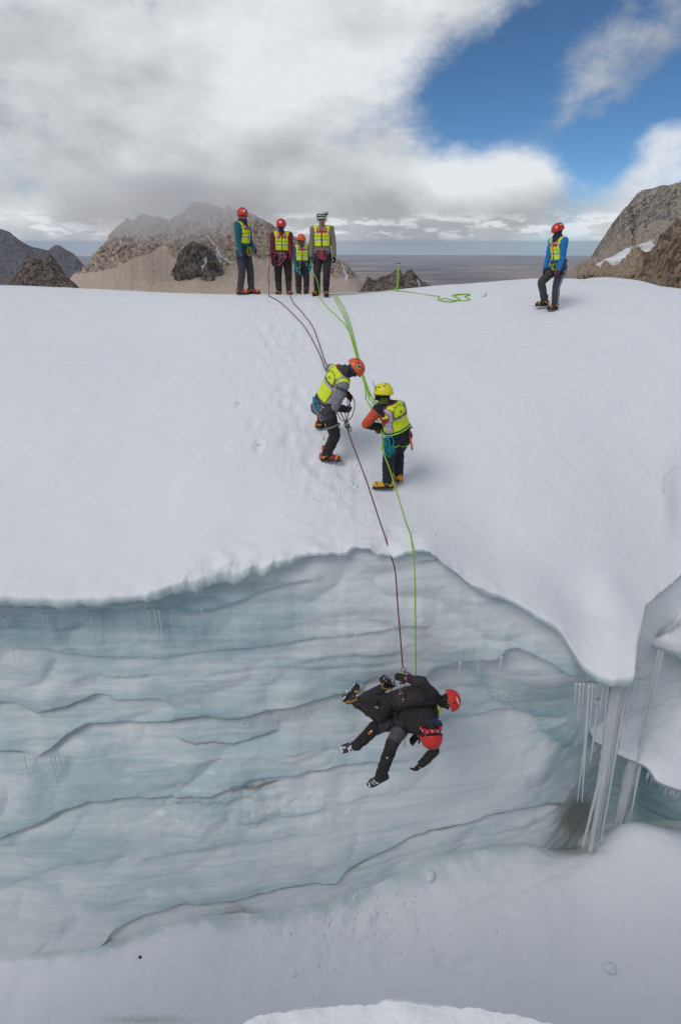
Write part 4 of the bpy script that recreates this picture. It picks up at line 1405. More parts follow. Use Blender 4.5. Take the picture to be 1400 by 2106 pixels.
def boot_and_crampon(root, ankle, fwd, upv, kind, snowy=False):
    """boot with its crampon; ankle is the joint, the sole lies 0.085 below it"""
    upv = nrm(upv)
    fwd = nrm(np.asarray(fwd, float) - upv * (np.asarray(fwd, float) @ upv))
    rt = np.cross(fwd, upv)
    P = lambda x, y, z: ankle + rt * x + fwd * y + upv * z
    upper, strap, cramp = kind
    mb = MB()
    # shaft
    hi_ = 0.045 if not cramp else 0.13
    mb.tube([P(0, -0.005, hi_), P(0, -0.005, min(hi_, 0.08) - 0.01), P(0, 0.0, 0.02), P(0, 0.02, -0.03)], [(0.058, 0.062), (0.058, 0.062), (0.054, 0.062), (0.05, 0.07)], 14, 0, up=rt)
    # foot: rings along the length
    ring = [(-0.088, 0.030, 0.030, -0.040), (-0.075, 0.042, 0.050, -0.030), (-0.03, 0.045, 0.062, -0.022), (0.03, 0.046, 0.060, -0.028), (0.09, 0.050, 0.046, -0.042), (0.14, 0.052, 0.038, -0.05), (0.185, 0.045, 0.032, -0.054), (0.212, 0.026, 0.022, -0.06)]
    mb.tube([P(0, y, z) for (y, a, b, z) in ring], [(a, b) for (y, a, b, z) in ring], 14, 0, up=rt)
    mats_ = [upper, RUBBER, strap]
    # rubber rand
    mb.tube([P(0, y, -0.072) for (y, a, b, z) in ring], [(a * 1.06, 0.022) for (y, a, b, z) in ring], 14, 1, up=rt)
    bo = mb.build('boot', mats_, root)
    if cramp:
        c = MB()
        out = [(-0.07, 0.036), (-0.02, 0.042), (0.04, 0.045), (0.10, 0.05), (0.16, 0.05), (0.205, 0.03)]
        for s in (-1, 1):
            c.tube([P(s * w, y, -0.098) for (y, w) in out], 0.006, 6)
            for (y, w) in out[:-1]:
                c.tube([P(s * w, y, -0.095), P(s * (w + 0.006), y + 0.006, -0.132)], [0.008, 0.002], 5)
            c.tube([P(s * 0.02, 0.20, -0.095), P(s * 0.024, 0.245, -0.115)], [0.008, 0.002], 5)
        for (y, w) in (out[0], out[2], out[4]):
            c.tube([P(-w, y, -0.098), P(w, y, -0.098)], 0.006, 6)
        c.build('crampon', DSTEEL, bo)
        s_ = MB()
        s_.tube([P(-0.052, -0.05, -0.04), P(-0.058, 0.02, 0.0), P(-0.03, 0.045, 0.035), P(0.03, 0.045, 0.035), P(0.058, 0.02, 0.0), P(0.052, -0.05, -0.04), P(0, -0.10, -0.035)], 0.016, 6, closed=True)
        s_.tube([P(-0.05, 0.15, -0.07), P(-0.045, 0.165, -0.02), P(0.0, 0.17, -0.004), P(0.045, 0.165, -0.02), P(0.05, 0.15, -0.07)], 0.015, 6)
        s_.tube([P(0, -0.098, -0.085), P(0, -0.103, -0.03), P(0, -0.085, 0.015)], 0.014, 6)
        s_.build('crampon_strap', strap, bo)
    if snowy:
        sn = MB()
        rr = random.Random(int(abs(ankle[0]) * 1000))
        for k in range(22):
            y = rr.uniform(-0.06, 0.2)
            q = rr.uniform(0.007, 0.02)
            sn.ellip(P(rr.uniform(-0.045, 0.045), y, -0.10 + rr.uniform(-0.006, 0.004) if rr.random() < 0.6 else -0.02 - 0.2 * abs(y)), (rt * q, fwd * q * 1.4, upv * q * 0.7), 7, 5)
            if y > 0.03:
                sn.ellip(P(rr.uniform(-0.04, 0.04), y, 0.034 - 0.31 * y), (rt * q * 1.1, fwd * q * 1.3, upv * q * 0.6), 7, 5)
        s0 = sn.build('clinging_snow', SNOWB, bo)
        s0['kind'] = 'stuff'
    return bo


def glove(root, wrist, fdir, palm, side, material, curl=0.5, mitt=False):
    """gloved hand: palm, four fingers of unequal length bent at the knuckles, thumb; palm = direction the palm faces"""
    fdir = nrm(fdir)
    palm = nrm(np.asarray(palm, float) - fdir * (np.asarray(palm, float) @ fdir))
    lat = np.cross(fdir, palm) * side        # towards the thumb
    mb = MB()
    sc = 1.12
    mb.tube([wrist - fdir * 0.065, wrist - fdir * 0.02, wrist + fdir * 0.01], [(0.052, 0.046), (0.050, 0.044), (0.040, 0.034)], 12, up=lat)
    mb.tube([wrist, wrist + fdir * 0.02, wrist + fdir * 0.055 * sc, wrist + fdir * 0.092 * sc, wrist + fdir * 0.10 * sc], [(0.034, 0.026), (0.042, 0.026), (0.048, 0.024), (0.047, 0.020), (0.036, 0.012)], 12, up=lat)
    for i, (o, ln) in enumerate([(0.034, 0.078), (0.012, 0.088), (-0.011, 0.082), (-0.033, 0.064)]):
        p = wrist + fdir * 0.088 * sc + lat * o
        pts = [p - fdir * 0.03, p]
        ang = 0.25 * curl
        for k in range(3):
            ang += curl * (0.65, 0.75, 0.5)[k]
            dv = fdir * math.cos(ang) + palm * math.sin(ang)
            p = p + dv * ln * (0.45, 0.32, 0.25)[k] * sc
            pts.append(p)
        mb.tube(pts, [0.013, 0.0125, 0.012, 0.011, 0.007], 8)
    p = wrist + fdir * 0.022 + lat * 0.034
    d1 = nrm(lat * 0.75 + fdir * 0.6 + palm * 0.35)
    d2 = nrm(lat * 0.25 + fdir * 0.85 + palm * 0.55)
    mb.tube([p - d1 * 0.015, p + d1 * 0.035, p + d1 * 0.035 + d2 * 0.032, p + d1 * 0.035 + d2 * 0.055], [0.016, 0.0145, 0.013, 0.008], 8)
    return mb.build('glove', material, root)


def carabiner(mb, top, down, side, mi=0, L=0.09, r=0.006):
    top, down, side = np.asarray(top, float), nrm(down), nrm(side)
    pts = []
    for j in range(10):
        t = 2 * math.pi * j / 10
        pts.append(top + down * (L / 2 - L / 2 * math.cos(t)) + side * (L * 0.30 * math.sin(t)))
    mb.tube(pts, r, 5, mi, closed=True)


def loop_cord(mb, top, down, side, L, w, r=0.005, mi=0, n=12):
    top, down, side = np.asarray(top, float), nrm(down), nrm(side)
    pts = [top + down * (L / 2 - L / 2 * math.cos(2 * math.pi * j / n)) + side * (w * math.sin(2 * math.pi * j / n)) for j in range(n)]
    mb.tube(pts, r, 5, mi, closed=True)


def person(J, S, label, vox=0.011):
    """J: joints in world metres, S: look of the clothes. Returns the Empty that carries every part."""
    base = S.get('base', 0.5 * (J['aL'] + J['aR']))
    root = empty('person', tuple(base))
    J = {k: (np.asarray(v, float) - (base if not k.startswith(('f', 'd')) else 0)) for k, v in J.items()}
    sc = S.get('scale', 1.0)
    pel, che, nec, hea = J['pel'], J['che'], J['nec'], J['hea']
    sl, sr = J['sL'], J['sR']
    hl, hr = J['hL'], J['hR']
    latS = nrm(sr - sl)           # towards the person's right
    latH = nrm(hr - hl)
    spine = nrm(nec - pel)
    frontS = nrm(np.cross(spine, latS))   # (up x right) = forward
    frontH = nrm(np.cross(nrm(che - pel), latH))
    fF = nrm(J['f_head'])
    up_h = nrm(J['f_up'])
    fF = nrm(fF - up_h * (fF @ up_h))
    rH = np.cross(fF, up_h)
    bulk = S.get('bulk', 1.0)
    mb = MB()
    # torso, an oval tube from the seat to the neck
    pts, rr = [], []
    prof = [(-0.16, .10, .085), (-0.11, .150, .115), (0.0, .170, .125), (0.16, .165, .120), (0.34, .160, .118), (0.52, .172, .126), (0.68, .185, .130), (0.80, .180, .118), (0.90, .135, .092), (0.97, .075, .072), (1.06, .058, .060)]
    L = np.linalg.norm(nec - pel)
    mid = che
    for (t, a, b) in prof:
        tt_ = np.clip(t, -0.3, 1.1)
        # quadratic bezier pelvis - chest - neck
        if tt_ < 0:
            p = pel + (-spine if 'seat' not in S else S['seat']) * (-tt_) * L
        else:
            q = 2 * che - 0.5 * (pel + nec)
            p = pel * (1 - tt_) ** 2 + 2 * q * tt_ * (1 - tt_) + nec * tt_ ** 2
        pts.append(p)
        rr.append((a * bulk * sc, b * bulk * sc))
    # orient the oval: lateral axis turns from the hips to the shoulders
    n = 22
    V, Fs = [], []
    for i, p in enumerate(pts):
        k = np.clip(prof[i][0], 0, 1)
        tg = nrm(pts[min(i + 1, len(pts) - 1)] - pts[max(i - 1, 0)])
        la = nrm(latH * (1 - k) + latS * k)
        la = nrm(la - tg * (la @ tg))
        fr = np.cross(tg, la)
        for j in range(n):
            t = 2 * math.pi * j / n
            V.append(p + la * rr[i][0] * math.cos(t) + fr * rr[i][1] * math.sin(t))
    for i in range(len(pts) - 1):
        for j in range(n):
            Fs.append((i * n + j, i * n + (j + 1) % n, (i + 1) * n + (j + 1) % n, (i + 1) * n + j))
    Fs.append(tuple(range(n))[::-1])
    Fs.append(tuple((len(pts) - 1) * n + j for j in range(n)))
    mb._add(V, Fs, 0)
    ab = S.get('arm_bulk', 1.12) * sc
    lb = S.get('leg_bulk', 1.1) * sc
    for s in 'LR':
        sh, e, w = J['s' + s], J['e' + s], J['w' + s]
        inn = sh + (nec - sh) * 0.35 - spine * 0.03
        mb.capsule(inn, sh, 0.072 * ab, 0.068 * ab)
        mb.capsule(sh, e, 0.064 * ab, 0.050 * ab)
        mb.capsule(e, w, 0.050 * ab, 0.038 * ab)
        mb.capsule(w, w + nrm(w - e) * 0.03, 0.033, 0.03)
        h, k, a = J['h' + s], J['k' + s], J['a' + s]
        mb.capsule(h, k, 0.096 * lb, 0.068 * lb)
        calf = k + (a - k) * 0.35
        mb.capsule(k, calf, 0.066 * lb, 0.066 * lb)
        mb.capsule(calf, a, 0.066 * lb, 0.056 * lb)
    # neck and head
    mb.capsule(nec, hea - up_h * 0.07 - fF * 0.01, 0.06 * sc, 0.056 * sc)
    H = hea
    mb.ellip(H + up_h * 0.015 - fF * 0.008, (rH * 0.074, fF * 0.094, up_h * 0.108), 20, 14)
    mb.ellip(H - up_h * 0.062 + fF * 0.022, (rH * 0.054, fF * 0.064, up_h * 0.062), 16, 10)
    mb.ellip(H - up_h * 0.022 + fF * 0.092, (rH * 0.013, fF * 0.022, up_h * 0.026), 10, 8)     # nose
    mb.ellip(H + up_h * 0.024 + fF * 0.074, (rH * 0.052, fF * 0.016, up_h * 0.014), 10, 8)    # brow
    mb.ellip(H - up_h * 0.066 + fF * 0.080, (rH * 0.024, fF * 0.010, up_h * 0.010), 10, 8)    # lips
    mb.ellip(H - up_h * 0.100 + fF * 0.068, (rH * 0.022, fF * 0.016, up_h * 0.016), 10, 8)    # chin
    for s in (-1, 1):
        mb.ellip(H + rH * s * 0.076 - up_h * 0.01 - fF * 0.01, (rH * 0.012, fF * 0.022, up_h * 0.034), 10, 8)
        mb.ellip(H + rH * s * 0.040 - up_h * 0.022 + fF * 0.066, (rH * 0.024, fF * 0.018, up_h * 0.022), 10, 8)
    Vv, Nn, Fq = remesh(mb, vox, 3)
    fc = Vv[Fq].mean(1)
    # nearest bone of every face
    bones = [('torso', pel - spine * 0.02, che, .14, .15), ('torso', che, nec - spine * 0.05, .15, .10), ('neck', nec, hea - up_h * 0.09, .06, .055), ('head', hea - up_h * 0.06, hea + up_h * 0.06, .07, .08)]
    for s in 'LR':
        bones += [('shoulder' + s, J['s' + s] + (nec - J['s' + s]) * 0.45, J['s' + s], .07, .066), ('uparm' + s, J['s' + s], J['e' + s], .062, .052), ('foarm' + s, J['e' + s], J['w' + s], .052, .04), ('hand' + s, J['w' + s], J['w' + s] + nrm(J['w' + s] - J['e' + s]) * 0.04, .035, .035),
                  ('thigh' + s, J['h' + s], J['k' + s], .10, .07), ('shin' + s, J['k' + s], J['a' + s], .07, .058)]
    D, T = zip(*[seg_dist(fc, b[1], b[2], b[3], b[4]) for b in bones])
    D, T = np.array(D), np.array(T)
    best = D.argmin(0)
    tb = T[best, np.arange(len(fc))]
    nm = np.array([b[0] for b in bones])[best]
    vt = ((fc - pel) @ spine) / L                         # 0 pelvis .. 1 neck
    kk = np.clip(vt, 0, 1)[:, None]
    la = latH * (1 - kk) + latS * kk
    ut = ((fc - (pel + spine * (vt * L)[:, None])) * la).sum(1)     # + towards the person's right
    fr = np.cross(spine, la)
    fr /= np.linalg.norm(fr, axis=1, keepdims=True)
    cen = pel * (1 - np.clip(vt, 0, 1)[:, None]) ** 2 + 2 * (2 * che - 0.5 * (pel + nec)) * (np.clip(vt, 0, 1) * (1 - np.clip(vt, 0, 1)))[:, None] + nec * np.clip(vt, 0, 1)[:, None] ** 2
    wt = ((fc - cen) * fr).sum(1)                          # + to the front
    starts = lambda p: np.char.startswith(nm, p)
    arm = starts('uparm') | starts('foarm') | starts('hand')
    sho = starts('shoulder')
    leg = starts('thigh') | starts('shin')
    tor = (nm == 'torso') | sho
    # body: one continuous skin mesh, the head and neck show
    lp = fc - hea
    hz, hf, hx = lp @ up_h, lp @ fF, lp @ rH
    bmat = np.zeros(len(fc), np.int32)
    headm = (nm == 'head') | (nm == 'neck')
    bmat[headm & (hz > 0.05) | headm & (hf < -0.035) & (hz > -0.06)] = 1          # hair
    if S.get('mask'):
        bmat[headm & (hz < -0.005) & (hf > -0.09)] = 2                             # neck gaiter pulled over the face
        bmat[headm & (hz < -0.07)] = 2
    elif S.get('beard'):
        bmat[headm & (hz < -0.05)] = 2
    eye = headm & (np.hypot(np.abs(hx) - 0.032, hz - 0.005) < 0.013) & (hf > 0.05)
    bmat[eye] = 3
    lips = headm & (np.abs(hx) < 0.024) & (np.abs(hz + 0.066) < 0.009) & (hf > 0.07)
    if not S.get('mask'):
        bmat[lips] = 4
    body = mesh_np('body', Vv, Fq, [S.get('skin', SKIN), HAIR, S.get('mask') or S.get('beard') or BUFF, DARKP, mat('lips', (0.20, 0.07, 0.06), 0.5)], True, None, bmat, root)
    # clothing folds
    sd = S.get('seed', 1) * 13
    vb = fbm(Vv[:, 0] * 9, Vv[:, 1] * 9, Vv[:, 2] * 16, 3, sd)
    vb2 = ridged(Vv[:, 0] * 7 + 3, Vv[:, 1] * 7, Vv[:, 2] * 13, 2, sd + 3) - 0.8
    fold = 0.006 + np.clip(0.010 * vb + 0.007 * vb2, -0.004, 0.016) * S.get('folds', 1.0)
    fold = np.maximum(fold, 0.0045)
    waist = S.get('waist', 0.10)
    jm = (tor & (vt > waist)) | arm & ~(starts('hand'))
    jm |= (nm == 'neck') & ((fc - nec) @ up_h < S.get('collar', 0.035))
    jf = np.zeros(len(fc), np.int32)
    jmats = [S['jacket']] + list(S.get('jmats', []))
    if 'jfun' in S:
        jf = S['jfun'](nm, tb, vt, ut, wt).astype(np.int32)
    shell('jacket', Vv, Nn, Fq, jm, fold, jmats, jf, root)
    tm = leg | ((nm == 'torso') & (vt <= waist))
    tf = np.zeros(len(fc), np.int32)
    tmats = [S['trousers']] + list(S.get('tmats', []))
    if 'tfun' in S:
        tf = S['tfun'](nm, tb, vt, ut, wt).astype(np.int32)
    shell('trousers', Vv, Nn, Fq, tm, fold * 1.1 + 0.002, tmats, tf, root)
    # hi-vis vest
    if S.get('vest', True):
        wv = 0.19 * bulk * sc
        an = np.abs(ut) / wv
        v0, v1 = S.get('vest_range', (0.24, 0.965))
        vm_ = ((nm == 'torso') | (sho & (tb < 0.72))) & (vt > v0) & (vt < 1.02)
        front = wt > 0
        vneck = front & (vt > 0.80 + 0.9 * an * 0.55) & (vt > 0.80)
        vm_ &= ~vneck
        vfm = np.zeros(len(fc), np.int32)     # 0 yellow 1 tape 2 piping 3 red 4 seam
        vv = (vt - v0) / (1 - v0)
        F_ = front
        vfm[F_ & (np.abs(vv - 0.33) < 0.048)] = 1
        vfm[F_ & (np.abs(vv - 0.50) < 0.010) & (an > 0.12)] = 4
        vfm[F_ & (np.abs(vv - (0.72 - 0.10 * (1 - an))) < 0.022) & (an > 0.42)] = 1
        vfm[F_ & (an > 0.10) & (an < 0.56) & (vv > 0.70 - 0.06 * (1 - an)) & (vv < 0.90)] = 3
        vfm[F_ & (np.abs(an - 0.40) < 0.03) & (vv > 0.5) & (vv < 0.68)] = 4
        vfm[F_ & (an < 0.075)] = 2
        vfm[F_ & (an > 0.80) & (vv < 0.62)] = 3
        vfm[F_ & (np.abs(an - 0.80) < 0.03) & (vv < 0.62)] = 4
        B_ = ~front
        strap_c = 0.70 - 0.10 * sst(0.40, 0.62, vv) + 0.06 * sst(0.7, 0.95, vv)
        vfm[B_ & (np.abs(vv - 0.50) < 0.045) & (an < strap_c)] = 1
        vfm[B_ & (np.abs(vv - 0.552) < 0.014) & (an < strap_c)] = 2
        vfm[B_ & (np.abs(an - strap_c) < 0.135)] = 2
        vfm[B_ & (np.abs(an - strap_c) < 0.095)] = 1
        vfm[B_ & (an > strap_c + 0.13) & (vv < 0.66)] = 3
        vfm[B_ & (vv > 0.955)] = 2
        vfm[(vv < 0.02)] = 4
        vs = shell('vest', Vv, Nn, Fq, vm_, fold * 0.8 + 0.014, [HIVIS, REFL, DRED, REDF, OLIVE], vfm, root, 0.010)
        S['_vest'] = vs
        # round badges on the chest
        if S.get('badges', True):
            for s in (-1, 1):
                pc = pel + spine * L * (v0 + 0.80 * (1 - v0)) + latS * s * 0.068
                bvh = BVHTree.FromPolygons([tuple(v) for v in Vv], [tuple(q) for q in Fq])
                hitp = bvh.ray_cast(Vector(pc + frontS * 0.6), Vector(-frontS))
                if hitp[0] is not None:
                    nrmv = np.array(hitp[1])
                    c0 = np.array(hitp[0]) + nrmv * 0.022
                    e1 = nrm(np.cross(nrmv, spine))
                    MB().tube([c0, c0 + nrmv * 0.006], 0.026, 14, up=e1).build('badge', WHITE, vs)
                    MB().tube([c0 + nrmv * 0.006, c0 + nrmv * 0.008], 0.015, 12, up=e1).build('emblem', S.get('emblem', NAVY) if s < 0 else REDF, vs)
    S['_geo'] = (Vv, Nn, Fq, base)
    # gaiter over the face or scarf round the neck
    if S.get('scarf'):
        q = MB()
        for k, (dz, r_) in enumerate([(-0.02, .088), (0.015, .084), (0.05, .078)]):
            c = nec + up_h * dz + fF * 0.012
            pts = [c + rH * r_ * math.cos(t) + fF * r_ * math.sin(t) + up_h * 0.012 * math.sin(2 * t + k) for t in np.linspace(0, 2 * math.pi, 18)[:-1]]
            q.tube(pts, 0.027, 8, closed=True)
        q.build('scarf', S['scarf'], root)
    if S.get('hood'):
        q = MB()
        c = nec - fF * 0.03 + up_h * 0.01
        q.ellip(c - fF * 0.05, (rH * 0.12, fF * 0.075, up_h * 0.085), 16, 10)
        q.build('hood', S['hood'], root)
    if S.get('glasses'):
        q = MB()
        for s in (-1, 1):
            q.ellip(H + rH * s * 0.034 + fF * 0.094 + up_h * 0.004, (rH * 0.032, fF * 0.012, up_h * 0.020), 12, 8)
            q.tube([H + rH * s * 0.064 + fF * 0.085 + up_h * 0.008, H + rH * s * 0.084 + up_h * 0.008], 0.004, 5)
        q.tube([H - rH * 0.02 + fF * 0.104 + up_h * 0.008, H + rH * 0.02 + fF * 0.104 + up_h * 0.008], 0.004, 5)
        q.build('sunglasses', LENS, root)
    make_helmet(root, H, fF, up_h, S['helmet'], S.get('hstyle', {}))
    # boots
    for s in 'LR':
        fwd = J['f_foot' + s]
        upv = J.get('f_footup' + s, nrm(J['k' + s] - J['a' + s]) if S.get('air') else V3(0, 0, 1))
        kind = S['boots']
        boot_and_crampon(root, J['a' + s], fwd, upv, kind if not isinstance(kind, dict) else kind[s], S.get('snowy', False))
    # gloves
    for s, sg in (('L', -1), ('R', 1)):
        if 'glove' in S:
            fd = J.get('f_hand' + s, nrm(J['w' + s] - J['e' + s]))
            pd = J.get('f_palm' + s, -frontS * 0.4 + (latS if s == 'L' else -latS))
            glove(root, J['w' + s], fd, pd, sg, S['glove'], S.get('curl', 0.55))
    # harness: waist belt, leg loops, gear
    if S.get('harness', True):
        hb = MB()
        t0 = S.get('belt', 0.13)
        c = pel + spine * L * t0
        la0 = nrm(latH - spine * (latH @ spine))
        fr0 = np.cross(spine, la0)
        A_, B_ = 0.186 * bulk * sc, 0.146 * bulk * sc
        ring = [c + la0 * A_ * math.cos(t) + fr0 * B_ * math.sin(t) for t in np.linspace(0, 2 * math.pi, 25)[:-1]]
        hb.tube(ring, [(S.get('web', 0.022), 0.009)] * 24, 6, 0, up=spine, closed=True)
        hb.build('harness', S.get('harness_mat', DARKP), root)
        for s in 'LR':
            ll = MB()
            h, k = J['h' + s], J['k' + s]
            ax = nrm(k - h)
            c2 = h + (k - h) * S.get('loop_t', 0.30)
            e1 = nrm(latH - ax * (latH @ ax))
            e2 = np.cross(ax, e1)
            r_ = 0.106 * lb
            ring = [c2 + e1 * r_ * math.cos(t) + e2 * r_ * math.sin(t) + ax * 0.03 * math.cos(t) * (1 if s == 'R' else -1) * -0.5 for t in np.linspace(0, 2 * math.pi, 19)[:-1]]
            ll.tube(ring, [(S.get('web', 0.020) * 0.8, 0.007)] * 18, 6, 0, up=ax, closed=True)
            ll.build('leg_loop', S.get('loop_mat', DARKP), root)
        down = S.get('down', V3(0, 0, -1))
        for (t, kind, m_, ln) in S.get('gear', []):
            p = c + la0 * (A_ + 0.014) * math.cos(t) + fr0 * (B_ + 0.014) * math.sin(t)
            outd = nrm(la0 * math.cos(t) + fr0 * math.sin(t))
            sd_ = nrm(np.cross(down, outd))
            q = MB()
            if kind == 'biner':
                carabiner(q, p, down, sd_, 0, ln)
                q.build('carabiner', m_, root)
            elif kind == 'draw':
                carabiner(q, p, down, sd_, 0, 0.08)
                q.tube([p + down * 0.075, p + down * (0.075 + ln)], [(0.009, 0.003)] * 2, 6, 1, up=sd_)
                carabiner(q, p + down * (0.07 + ln), down, sd_, 0, 0.08)
                q.build('quickdraw', [ALU, m_], root)
            elif kind == 'loop':
                for i_ in range(3):
                    loop_cord(q, p + outd * 0.01 * i_, nrm(down + sd_ * 0.12 * (i_ - 1)), sd_, ln * (1 - 0.1 * i_), 0.035 + 0.012 * i_, 0.006)
                q.build('cord_loop', m_, root)
    return root, {k: (v + base if not k.startswith(('f', 'd')) else v) for k, v in J.items()}


def stand_joints(foot, height, theta, hands, head_yaw=0.0, head_pitch=0.0, lean=0.0, feet=None, knees=None, weight=0.0):
    """standing figure; foot = ground point between the feet, theta = heading (0 faces the camera, + turns to the right of the picture).
    hands: (forward, outward, height) in metres for L and R from the body axis"""
    h = height
    f = V3(math.sin(theta), -math.cos(theta), 0)
    l = V3(math.cos(theta), math.sin(theta), 0)
    u = V3(0, 0, 1)
    g = np.asarray(foot, float)
    P = lambda a, b, c: g + f * a + l * b + u * c
    J = {}
    J['pel'] = P(0, weight, 0.535 * h)
    J['che'] = P(lean * 0.12 + 0.012, weight * 0.6, 0.70 * h)
    J['nec'] = P(lean * 0.25 + 0.005, weight * 0.4, 0.845 * h)
    yaw = theta + head_yaw
    fh = V3(math.sin(yaw), -math.cos(yaw), 0) * math.cos(head_pitch) - u * math.sin(head_pitch)
    uh = nrm(u * math.cos(head_pitch) + V3(math.sin(yaw), -math.cos(yaw), 0) * math.sin(head_pitch))
    J['hea'] = J['nec'] + u * 0.085 * h + fh * 0.03
    J['f_head'], J['f_up'] = fh, uh
    for s, q in (('L', 1), ('R', -1)):
        J['s' + s] = P(lean * 0.23, q * 0.112 * h + weight * 0.4, 0.808 * h)
        J['h' + s] = P(0.0, q * 0.058 * h + weight, 0.505 * h)
        ft = feet[s] if feet else (0.0, q * 0.085 * h, 0.0)
        J['a' + s] = P(ft[0] - 0.03, ft[1], 0.115 + ft[2])
        kn = (knees or {}).get(s, (0.03, q * 0.01))
        pole = f * 1.0 + l * q * 0.15
        J['k' + s], J['a' + s] = ik(J['h' + s], J['a' + s], 0.225 * h, 0.222 * h, pole)
        turn = (feet[s][3] if feet and len(feet[s]) > 3 else 0.18 * q)
        J['f_foot' + s] = f * math.cos(turn) + l * math.sin(turn)
        a_, b_, c_ = hands[s]
        Wp = P(a_, q * b_, c_)
        J['e' + s], J['w' + s] = ik(J['s' + s], Wp, 0.172 * h, 0.150 * h, l * q * 0.6 - f * 0.8 - u * 0.1)
    return J
# ------------------------------------------------------------------ the nine people
U = lambda px, py, Y: np.array(unproj(px, py, Y))
tail = V3(0, 0, -1)


def trousers_fun(knee=None, gaiter=None):
    def fn(nm, tb, vt, ut, wt):
        o = np.zeros(len(nm), int)
        th, sh = np.char.startswith(nm, 'thigh'), np.char.startswith(nm, 'shin')
        if knee is not None:
            o[(th & (tb > 0.62)) | (sh & (tb < 0.22))] = knee
        if gaiter is not None:
            o[sh & (tb > 0.38)] = gaiter
        return o
    return fn


def sleeves(fore=None, up=None, shoulder=None, torso=None):
    def fn(nm, tb, vt, ut, wt):
        o = np.zeros(len(nm), int)
        if torso is not None:
            o[(nm == 'torso') | (nm == 'neck')] = torso
        if shoulder is not None:
            o[np.char.startswith(nm, 'shoulder')] = shoulder
        if up is not None:
            o[np.char.startswith(nm, 'uparm')] = up
        if fore is not None:
            o[np.char.startswith(nm, 'foarm')] = fore
        return o
    return fn


BAND_ST = dict(vents=False, side_vents=True, stickers=[(0.12, 0.95, 0.20, 0.20)], stripes=[(1.9, 0.98, 0.30, 0.055, 0.35), (-1.9, 0.98, 0.30, 0.055, -0.35)])

# the four on the crest
g1 = U(506, 606, 14.5)
J1 = stand_joints(g1, 1.80, R(66), {'R': (0.10, 0.24, 0.80), 'L': (0.24, 0.10, 0.98)}, head_yaw=R(-36), head_pitch=R(12), lean=0.10,
                  feet={'L': (0.12, 0.10, 0.0, R(18)), 'R': (-0.06, -0.10, 0.0, R(10))})
S1 = dict(jacket=TEAL, trousers=DGREY, helmet=REDH, hstyle=BAND_ST, boots=(BOOTR, ORSTRAP, True), glove=NAVY, glasses=True, seed=1, scarf=NAVY, beard=REDF,
          gear=[(2.6, 'draw', YELGRN, 0.10), (3.0, 'biner', ALU, 0.09), (1.4, 'loop', YELGRN, 0.20), (1.7, 'loop', YELGRN, 0.14), (0.3, 'biner', STEEL, 0.10), (0.0, 'draw', REDW, 0.10), (4.2, 'draw', TEALC, 0.12)])
r1, K1 = person(J1, S1, 'x', 0.012)
tag(r1, 'person in teal sleeves and red helmet turned sideways, leftmost on the snow crest', 'person', 'rescue team members')

g2 = U(584, 608, 15.1)
J2 = stand_joints(g2, 1.66, R(4), {'R': (0.16, 0.24, 0.80), 'L': (0.20, 0.20, 0.62)}, head_pitch=R(14),
                  feet={'L': (0.04, 0.13, 0.0, R(12)), 'R': (0.0, -0.12, 0.0, R(-12))})
S2 = dict(jacket=MAROON, trousers=BROWNK, helmet=REDH, hstyle=BAND_ST, boots=(BOOTD, ORSTRAP, True), glove=BLACK, mask=BUFF, glasses=True, seed=2, tfun=trousers_fun(None, 1), tmats=[DGREY],
          harness_mat=MAROON, gear=[(1.9, 'biner', ALU, 0.10), (1.2, 'draw', GREENW, 0.10), (0.4, 'draw', TEALC, 0.12), (2.9, 'draw', PINKW, 0.10), (1.5, 'biner', ALU, 0.09)])
r2, K2 = person(J2, S2, 'x', 0.012)
tag(r2, 'person in maroon sleeves with a dark blue face gaiter holding a coiled rope', 'person', 'rescue team members')

g3 = U(622, 612, 17.0)
J3 = stand_joints(g3, 1.55, R(12), {'R': (0.12, 0.16, 0.78), 'L': (0.06, 0.22, 0.78)}, head_yaw=R(8), head_pitch=R(10),
                  feet={'L': (0.02, 0.11, 0.0, R(15)), 'R': (0.0, -0.10, 0.0, R(-12))})
S3 = dict(jacket=TEAL, trousers=BROWNK, helmet=ORAH, hstyle=dict(vents=False, side_vents=False), boots=(BOOTD, BOOTY, True), glove=TEALC, glasses=True, seed=3, skin=SKIND,
          tmats=[DGREY], tfun=trousers_fun(None, 1), gear=[(1.2, 'draw', YELGRN, 0.14), (2.2, 'biner', ALU, 0.09), (0.5, 'loop', GREENW, 0.15)])
r3, K3 = person(J3, S3, 'x', 0.012)
tag(r3, 'shorter person in orange helmet standing behind the others on the crest', 'person', 'rescue team members')

g4 = U(664, 609, 14.7)
J4 = stand_joints(g4, 1.78, R(-3), {'R': (0.10, 0.26, 0.83), 'L': (0.06, 0.29, 0.82)}, head_pitch=R(10),
                  feet={'L': (0.10, 0.08, 0.0, R(8)), 'R': (0.0, -0.14, 0.0, R(-20))})
S4 = dict(jacket=KHAKI, trousers=PLUM, helmet=WHIH, hstyle=dict(vents=False, side_vents=True, goggles=True, lamp=True), boots=(BOOTD, BOOTO, True), glove=BLACK, glasses=True, seed=4, bulk=1.08, folds=1.2, curl=0.8,
          tmats=[BLACK], tfun=trousers_fun(None, 1), harness_mat=MGREY, gear=[(1.75, 'loop', PINKW, 0.24), (1.45, 'loop', PINKW, 0.22), (1.6, 'biner', ALU, 0.11), (2.3, 'biner', ALU, 0.10), (0.8, 'biner', ALU, 0.09), (0.4, 'draw', ALU, 0.06)])
r4, K4 = person(J4, S4, 'x', 0.012)
tag(r4, 'person in beige sleeves and white helmet with ski goggles, rightmost of the crest group', 'person', 'rescue team members')

